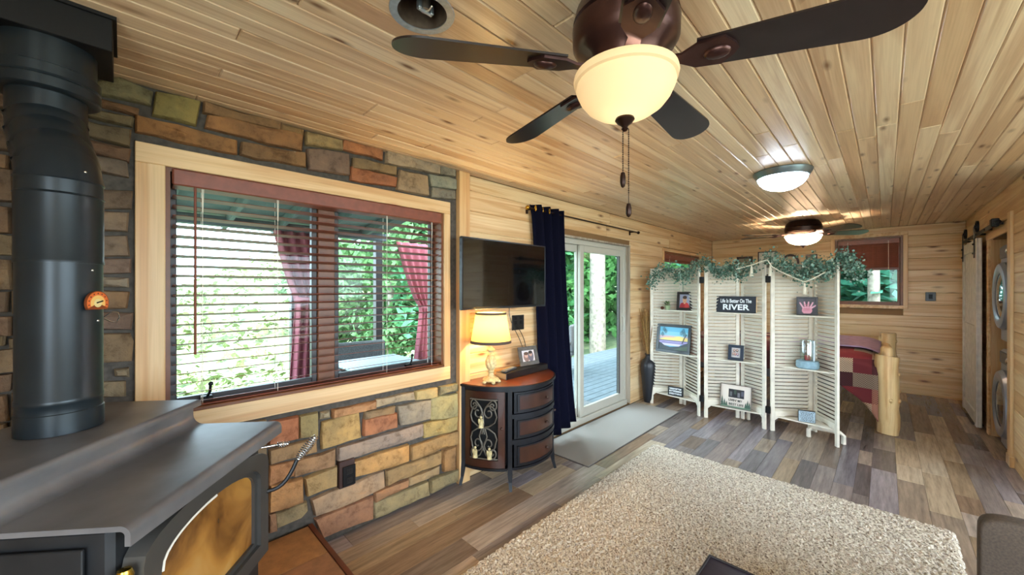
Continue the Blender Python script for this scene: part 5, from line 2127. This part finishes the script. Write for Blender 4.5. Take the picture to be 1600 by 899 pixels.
s2 = thing('block_sign', 'small black framed sign with rows of white capitals, left bottom shelf', 'sign', (4.90, 1.895, ZS3))
s2.rotation_euler = (-rad(4), 0, R90 + rad(4))
MB().span(-.092, .092, -.022, 0, .001, .115, .002).build('block', FRAMEBLACK, s2)
b = MB()
rl = random.Random(9)
for z in (.090, .060):
    x = -.074
    while x < .068:
        w = rl.uniform(.008, .013)
        b.span(x, x + w * .3, -.0232, -.022, z - .010, z + .010)
        b.span(x, x + w, -.0232, -.022, z + rl.choice([-.010, .006, 0]), z + rl.choice([.010, .0075]) + .0005)
        if rl.random() < .6:
            b.span(x + w * .7, x + w, -.0232, -.022, z - .010, z + .010)
        x += w + .0035
b.build('lettering', WHITEINK, s2)
lettering(s2, 'EVERYTHING', .029, WHITEINK, (0, -.0225, .027), .86, bold=.0008)

s3 = thing('block_sign', 'small grey-blue box sign with fine dark print, right bottom shelf', 'sign', (4.89, .578, ZS3))
s3.rotation_euler = (0, 0, R90 + rad(14))
MB().span(-.07, .07, -.038, 0, .001, .118, .002).build('block', FRAMEBLACK, s3)
MB().span(-.066, .066, -.0395, -.038, .006, .113).build('face', plain('pale_blue_face', '9cb0bc', .6, noise=.2, nscale=60), s3)
b = MB()
for i, z in enumerate((.100, .086, .072, .058, .044, .030, .018)):
    x = -.055 + .004 * (i % 3)
    while x < .05:
        w = rl.uniform(.006, .018)
        b.span(x, min(x + w, .056), -.0402, -.0395, z - .003, z + .003)
        x += w + .004
b.build('lettering', DARKINK, s3)

pp = thing('potted_plant', 'tiny green pot of leaves on the screen\'s left top shelf, beside the portrait', 'plant', (4.915, 2.005, ZS1))
MB().lathe([(0, .001), (.024, .001), (.033, .05), (.036, .056), (.033, .06), (.028, .056), (0, .05)], 0, 0, 0, 20).build('pot', plain('green_pot', '8c9c78', .5), pp, smooth=40)
b = MB()
for i in range(44):
    a, e = rl.uniform(0, 2 * PI), rl.uniform(.1, 1.3)
    d = Vector((math.cos(a) * math.cos(e), math.sin(a) * math.cos(e), math.sin(e)))
    p = Vector((0, 0, .055)) + d * rl.uniform(.01, .045)
    w = d.cross(Vector((0, 0, 1))).normalized() * .009
    b.add([p, p + d * .016 + w, p + d * .034, p + d * .016 - w], [(0, 1, 2, 3)])
o = stuff(b.build('leaves', LEAF, pp, fix=False)); o.color = hx('587044')
pc = thing('pine_cone', 'small reddish brown pine cone left of the tiny potted plant on the top shelf', 'pine cone', (4.915, 2.075, ZS1))
b = MB().ball(0, 0, .020, .017, .017, .019)
for i in range(40):
    a, h = i * 2.4, -1 + 2 * i / 39
    q = math.sqrt(max(0, 1 - h * h))
    b.ball(.018 * q * math.cos(a), .018 * q * math.sin(a), .0225 + .019 * h, .006, .006, .003, 6, 4)
b.build('scales', plain('cone_brown', '5c3020', .8), pc)

ln = thing('jar_lantern', 'clear glass jar on a grey-blue round base, right middle shelf of the screen', 'lantern', (4.925, .572, ZS2))
MB().lathe([(0, .001), (.088, .001), (.098, .012), (.098, .062), (.090, .078), (.07, .082), (0, .082)], 0, 0, 0, 32).build('base', plain('blue_grey_concrete', '7c98a4', .75, noise=.2, nscale=30), ln, smooth=40)
MB().lathe([(.060, .083), (.062, .27), (.055, .285), (.055, .29), (.059, .29), (.066, .27), (.064, .083)], 0, 0, 0, 28).build('jar', glassmat('jar_glass', (.93, .97, .98, 1), .14), ln, smooth=50)
MB().lathe([(0, .083), (.026, .083), (.026, .13), (0, .132)], 0, 0, 0, 20).build('candle', plain('red_candle', '9c3030', .5), ln, smooth=40)
b = MB()
b.tube([(-.03, -.055, .083), (-.03, -.055, .285)], .013, 10)
b.build('glass_tube', plain('silver_strip', 'b8c4cc', .25, .6), ln, smooth=50)

# ------------------------------------------------------------------ bed
bed = thing('log_bed', 'log bed behind the screen with a thick peeled log foot post', 'bed', (6.35, 1.05, 0))


def log(name, p0, p1, r0, r1, seed, parent=bed):
    rg = random.Random(seed)
    p0, p1 = Vector(p0), Vector(p1)
    n = 9
    pts = [p0.lerp(p1, i / n) + Vector((rg.uniform(-.006, .006), rg.uniform(-.006, .006), 0)) for i in range(n + 1)]
    rr = [r0 + (r1 - r0) * i / n + rg.uniform(-.005, .005) for i in range(n + 1)]
    b = MB().tube(pts, rr, 18)
    for i in range(4):
        k = rg.randint(1, n - 1)
        a = rg.uniform(PI * .8, PI * 1.6)
        c = pts[k] + Vector((math.cos(a), math.sin(a), 0)) * rr[k] * .93
        b.ball(c.x, c.y, c.z, .018, .018, .024, 10, 6)
    return b.build(name, LOG_PINE, parent, smooth=50)


BX, BY = 6.35, 1.05
log('post', (5.62 - BX, -.02 - BY, 0), (5.60 - BX, -.01 - BY, .815), .088, .094, 1)
MB().lathe([(.052, 0), (.050, .08), (.035, .098), (0, .102)], 5.60 - BX, -.01 - BY, .815, 18).build('post_tenon', LOG_PINE, bed, smooth=50)
log('post', (7.08 - BX, -.02 - BY, 0), (7.08 - BX, -.02 - BY, .93), .088, .085, 2)
log('post', (5.62 - BX, 2.18 - BY, 0), (5.62 - BX, 2.18 - BY, 1.1), .088, .085, 3)
log('post', (7.08 - BX, 2.18 - BY, 0), (7.08 - BX, 2.18 - BY, 1.1), .088, .085, 4)
log('rail', (5.70 - BX, -.01 - BY, .76), (7.0 - BX, -.01 - BY, .76), .05, .05, 5)
log('rail', (5.70 - BX, -.01 - BY, .40), (7.0 - BX, -.01 - BY, .40), .05, .05, 6)
MB().span(5.70 - BX, 7.02 - BX, .08 - BY, 2.1 - BY, .40, .62, .03).build('box_spring', plain('mattress_grey', '5c5858', .9), bed)
MB().span(5.68 - BX, 7.04 - BX, .08 - BY, 2.1 - BY, .62, .80, .05).build('mattress', plain('mattress_white', 'c8c4bc', .9), bed)

QM, qnt, qb = newmat('patchwork_quilt')
qv = N(qnt, 'ShaderNodeUVMap').outputs[0]
def qvec(op, a, s):
    n = N(qnt, 'ShaderNodeVectorMath', operation=op)
    qnt.links.new(a, n.inputs[0])
    if isinstance(s, (int, float)):
        n.inputs['Scale'].default_value = s
    return n.outputs[0]
qs = qvec('SCALE', qv, 6.6)
qf = qvec('FLOOR', qs, None)
wnz = N(qnt, 'ShaderNodeTexWhiteNoise')
qnt.links.new(qf, wnz.inputs['Vector'])
pr = ramp(qnt, wnz.outputs['Value'], [(0, hx('5c1a1e')), (.18, hx('80705e')), (.34, hx('90604e')), (.50, hx('701e20')), (.66, hx('ac967c')), (.82, hx('40181a'))], 'CONSTANT')
chk = N(qnt, 'ShaderNodeTexChecker', i_Scale=96.0)
chk.inputs['Color1'].default_value = (1, 1, 1, 1)
chk.inputs['Color2'].default_value = (.35, .22, .22, 1)
qnt.links.new(qv, chk.inputs['Vector'])
wn2 = N(qnt, 'ShaderNodeTexWhiteNoise')
ofs = N(qnt, 'ShaderNodeVectorMath', operation='ADD'); ofs.inputs[1].default_value = (17.3, 5.1, 0)
qnt.links.new(qf, ofs.inputs[0]); qnt.links.new(ofs.outputs[0], wn2.inputs['Vector'])
gate = ramp(qnt, wn2.outputs['Value'], [(.0, (0, 0, 0, 1)), (.5, (.85, .85, .85, 1))], 'CONSTANT')
qc = mix(qnt, pr.outputs[0], chk.outputs['Color'], gate.outputs[0], 'MULTIPLY')
qnt.links.new(qc, qb.inputs['Base Color'])
qb.inputs['Roughness'].default_value = .95
LAV = plain('striped_sheet', 'a890b0', .9, noise=.2, nscale=14)

qt = thing('quilt', 'red, cream and plaid patchwork quilt hanging over the side of the log bed', 'quilt', (0, 0, 0))
NU, NV = 50, 46
hw = []
def qfn(u, v):
    y = .055 + 2.05 * u
    # v runs from the hem up the side, over the edge and across the top
    s = v * 2.3
    hem = .10 + .42 * min(1, (y - .05) / .34) ** .8 + .02 * math.sin(y * 14)
    side = .80 - hem
    if s < .85:
        t = s / .85
        z = hem + side * t
        x = 5.56 - .06 * math.sin(y * 17 + 1) * (1 - t) * .5 - .035 * (1 - t) + (.06 * max(0, t - .82) / .18)
    else:
        t = (s - .85) / 1.45
        x = 5.62 + 1.42 * t
        z = .80 + .035 * math.sin(min(1, t * 6) * PI / 2)
    foot = max(0, 1 - (y - .055) / .18)
    z -= foot ** 2 * .05 * (1 if s > .7 else 0)
    return (x, y, z)
b = MB().grid(qfn, NU, NV)
qo = b.build('cover', QM, qt, fix=False)
uv = qo.data.uv_layers.new(name='UVMap')
cs = []
for lp in qo.data.loops:
    c_ = qo.data.vertices[lp.vertex_index].co
    cs += [c_.y + .05, c_.z if c_.x < 5.63 else .80 + c_.x - 5.62]
uv.data.foreach_set('uv', cs)
qo.data.polygons.foreach_set('use_smooth', [True] * len(qo.data.polygons))
sm = qo.modifiers.new('thickness', 'SOLIDIFY'); sm.thickness = .014; sm.offset = 1
b = MB()
def lfn(u, v):
    x, y, z = qfn(.0 + .40 * u, .46 + .54 * v)
    return (x - .012 + (.02 if v > .1 else 0), y - .012, z + .022)
lo = b.grid(lfn, 22, 22).build('blanket', LAV, None, fix=False)
lo.modifiers.new('thickness', 'SOLIDIFY').thickness = .01
lo.data.polygons.foreach_set('use_smooth', [True] * len(lo.data.polygons))
tag(lo, 'pinkish lavender striped blanket folded over the top of the quilted bed', 'blanket')

# ------------------------------------------------------------------ pictures on the far wall
def art_land(poly, rect, oval):
    rect('8a7c64', 0, 0, 1, 1); rect('5c6450', .1, .1, .9, .5); oval('a89470', .5, .6, .3, .2)


def art_mat(poly, rect, oval):
    rect('d0ccc0', 0, 0, 1, 1); rect('706c60', .3, .3, .7, .7)


for nm, yc, w, zt, h, a, bw, lab in (('framed_picture', 1.839, .256, 2.10, .36, art_land, .035, 'dark framed picture on the far wall, leftmost above the folding screen'),
                                     ('framed_picture', 1.493, .276, 2.172, .42, art_mat, .016, 'thin black framed picture with a wide pale mat on the far wall'),
                                     ('framed_picture', .871, .150, 2.085, .30, art_land, .02, 'small dark framed picture on the far wall, right of the arched clock')):
    picture_frame(nm, lab, (XF - .002, yc, zt - h), R90, w, h, bw, None, 0, a, easel=False, fcol=plain('mahogany_frame', '2c140e', .4), cat='picture')
ck = thing('wall_clock', 'dark arched wooden clock on the far wall, its top showing above the garland', 'clock', (XF - .002, 1.157, 1.80))
ck.rotation_euler = (0, 0, R90)
def archp(w, h0, h1, n=14):
    return [(-w, 0), (w, 0)] + [(w * math.cos(PI * k / n), h0 + (h1 - h0) * math.sin(PI * k / n)) for k in range(n + 1)]
MB().prism(archp(.125, .16, .305), -.03, 0, 'xz').build('case', plain('clock_wood', '2c140e', .4), ck)
MB().prism(archp(.095, .15, .265), -.033, -.03, 'xz').build('face', plain('clock_face', 'b8a88c', .5), ck)
b = MB()
b.box(0, -.0345, .17, .006, .002, .11).box(.025, -.0345, .16, .06, .002, .006)
b.build('hand', BLACKIRON, ck)
t = thing('wall_switch', 'black switch plate on the pine boards of the far wall', 'switch', (XF, -.455, 1.405), R90)
MB().box(0, -.004, 0, .10, .008, .125, .003).build('cover_plate', BLACKPL, t)
MB().box(0, -.010, 0, .035, .006, .065, .002).build('rocker', BLACKIRON, t)

# ------------------------------------------------------------------ barn door, closet
bd = thing('barn_door', 'whitewashed plank barn door hung on black wheels at the right wall', 'door', (6.90, -.722, 0))
DX0, DX1 = 6.40 - 6.90, 7.42 - 6.90
n = 6
pw = (DX1 - DX0) / n
for i in range(n):
    MB().box(DX0 + pw * (i + .5), 0, 1.045, pw - .004, .028, 2.03, .004).build('plank', BARNWHITE, bd)
for x in (DX0 + .05, DX1 - .05):
    MB().box(x, .021, 1.045, .095, .014, 2.03, .002).build('rail_board', BARNWHITE, bd)
for z in (.11, 1.05, 1.99):
    MB().box((DX0 + DX1) / 2, .021, z, DX1 - DX0 - .2, .014, .12, .002).build('rail_board', BARNWHITE, bd)
for x in (DX0 + .08, DX1 - .10):
    h = MB()
    h.box(x, .034, 2.02, .045, .006, .34, .002)
    so = h.build('hanger_strap', BLACKIRON, bd)
    w_ = MB()
    w_.lathe([(.050, -.010), (.062, -.010), (.062, .010), (.050, .010), (.050, -.010)], x, .012, 2.19, 26, 'y')
    for k in range(5):
        a = 2 * PI * k / 5
        w_.tube([(x, .012, 2.19), (x + .05 * math.cos(a), .012, 2.19 + .05 * math.sin(a))], .005, 6)
    w_.lathe([(0, -.012), (.016, -.012), (.016, .022), (0, .022)], x, .012, 2.19, 14, 'y')
    w_.build('wheel', BLACKIRON, so, smooth=40)
    bl_ = MB()
    for z in (1.90, 2.0):
        bl_.ball(x, .038, z, .011)
    bl_.build('bolt', BLACKIRON, so, smooth=60)
rl_ = thing('barn_door_rail', 'black flat steel rail above the barn door and closet opening', 'rail', (5.5, -.715, 2.11))
MB().span(0, 2.05, -.004, .004, -.02, .02, .001).build('bar', BLACKIRON, rl_)
for x in (.06, .55, 1.05, 1.55, 2.0):
    b = MB().tube([(x, -.062, 0), (x, .010, 0)], .010, 8)
    b.build('standoff', BLACKIRON, rl_, smooth=50)
MB().span(.02, .10, -.02, .03, -.03, .045, .006).tube([(.0, .0, .0), (-.05, 0, .0)], .014, 10).ball(-.055, 0, 0, .022).build('stop', BLACKIRON, rl_)

wa = []
for i, (z0, lab) in enumerate(((.06, 'grey front-loading washer at the bottom of the stack in the closet'), (1.01, 'grey front-loading dryer stacked on top of the washer in the closet'))):
    t = thing('washing_machine' if i == 0 else 'clothes_dryer', lab, 'washer' if i == 0 else 'dryer', (5.70, -1.135, z0 if i else .01))
    hh = .93
    MB().box(0, 0, hh / 2, .60, .66, hh - .01, .015).build('cabinet', APPL, t)
    MB().box(0, .334, hh - .08, .56, .012, .11, .004).build('control_panel', plain('panel_dark', '30343c', .3), t)
    b = MB().lathe([(.20, .332), (.31, .332), (.315, .36), (.295, .385), (.24, .39), (.21, .375)], 0, 0, .44, 40, 'y')
    d = b.build('door', APPL, t, smooth=40)
    MB().lathe([(.0, .39), (.10, .388), (.21, .372)], 0, 0, .44, 36, 'y').build('door_glass', plain('dark_door_glass', '181a20', .08, coat=.5), d, smooth=60)
    MB().ball(-.10, .34, hh - .08, .03, .02, .03).build('dial', CHROME, t, smooth=60)

# ------------------------------------------------------------------ seats at the front edge
ot = thing('ottoman', 'dark brown leather ottoman with piped edges standing on the shag rug', 'ottoman', (1.24, .13, .026))
def cushion(b, x0, x1, y0, y1, z0, z1, crown, n=14):
    def f(u, v):
        x, y = x0 + (x1 - x0) * u, y0 + (y1 - y0) * v
        k = (math.sin(PI * u) * math.sin(PI * v)) ** .5
        return (x, y, z1 - .02 + .02 * k + crown * math.sin(PI * u) * math.sin(PI * v))
    b.grid(f, n, n)
    return b
OW = .43
b = MB().span(-OW, OW, -.38, .38, .07, .40, .02)
b.build('body', LEATHER, ot)
b = MB().span(-OW - .005, OW + .005, -.385, .385, .38, .405, .01)
cushion(b, -OW, OW, -.38, .38, .40, .425, .03)
b.build('cushion', LEATHER, ot, smooth=50)
b = MB()
b.tube([(-OW, -.38, .407), (OW, -.38, .407), (OW, .38, .407), (-OW, .38, .407)], .006, 8, closed=True)
b.build('piping', plain('dark_piping', '140e12', .4), ot, smooth=50)
for sx in (-1, 1):
    for sy in (-1, 1):
        MB().lathe([(.0, 0), (.018, 0), (.028, .07), (0, .07)], sx * .38, sy * .33, 0, 14).build('leg', BLACKIRON, ot, smooth=40)

sf = thing('armchair', 'brown linen armchair seen from behind at the lower right corner', 'chair', (2.2, -.655, 0))
b = MB()
n, m = 40, 14
vs, fs = [], []
for i in range(n):
    a = 2 * PI * i / n
    c, s = math.cos(a), math.sin(a)
    ex = .5
    yy = .45 * (abs(c) ** .2) * (1 if c >= 0 else -1)
    zz = .46 + .345 * (abs(s) ** .12) * (1 if s >= 0 else -1)
    wob = .008 * math.sin(zz * 24)
    for xo, sc in ((-.30, .985), (-.296, .995), (-.288, 1.0), (-.246, 1.0), (-.236, .995), (-.23, .985)):
        vs.append((xo, (yy + (wob if c > 0 else 0)) * sc, .46 + (zz - .46) * sc))
k = 6
for i in range(n):
    j = (i + 1) % n
    for q in range(k - 1):
        fs.append((i * k + q, i * k + q + 1, j * k + q + 1, j * k + q))
fs.append([i * k for i in range(n)])
fs.append([i * k + k - 1 for i in range(n)][::-1])
b.add(vs, fs)
b.build('backrest', LINEN, sf, smooth=50)
b = MB().span(-.23, .42, -.28, .28, .16, .43, .05)
b.build('seat', LINEN, sf)
for s in (-1, 1):
    MB().span(-.228, .36, s * .30 - .045, s * .30 + .045, .12, .54, .03).build('armrest', LINEN, sf)
    for q in (-.24, .34):
        MB().lathe([(0, 0), (.018, 0), (.026, .14), (0, .14)], q, s * .29, 0, 12).build('leg', BRONZE_D, sf, smooth=40)
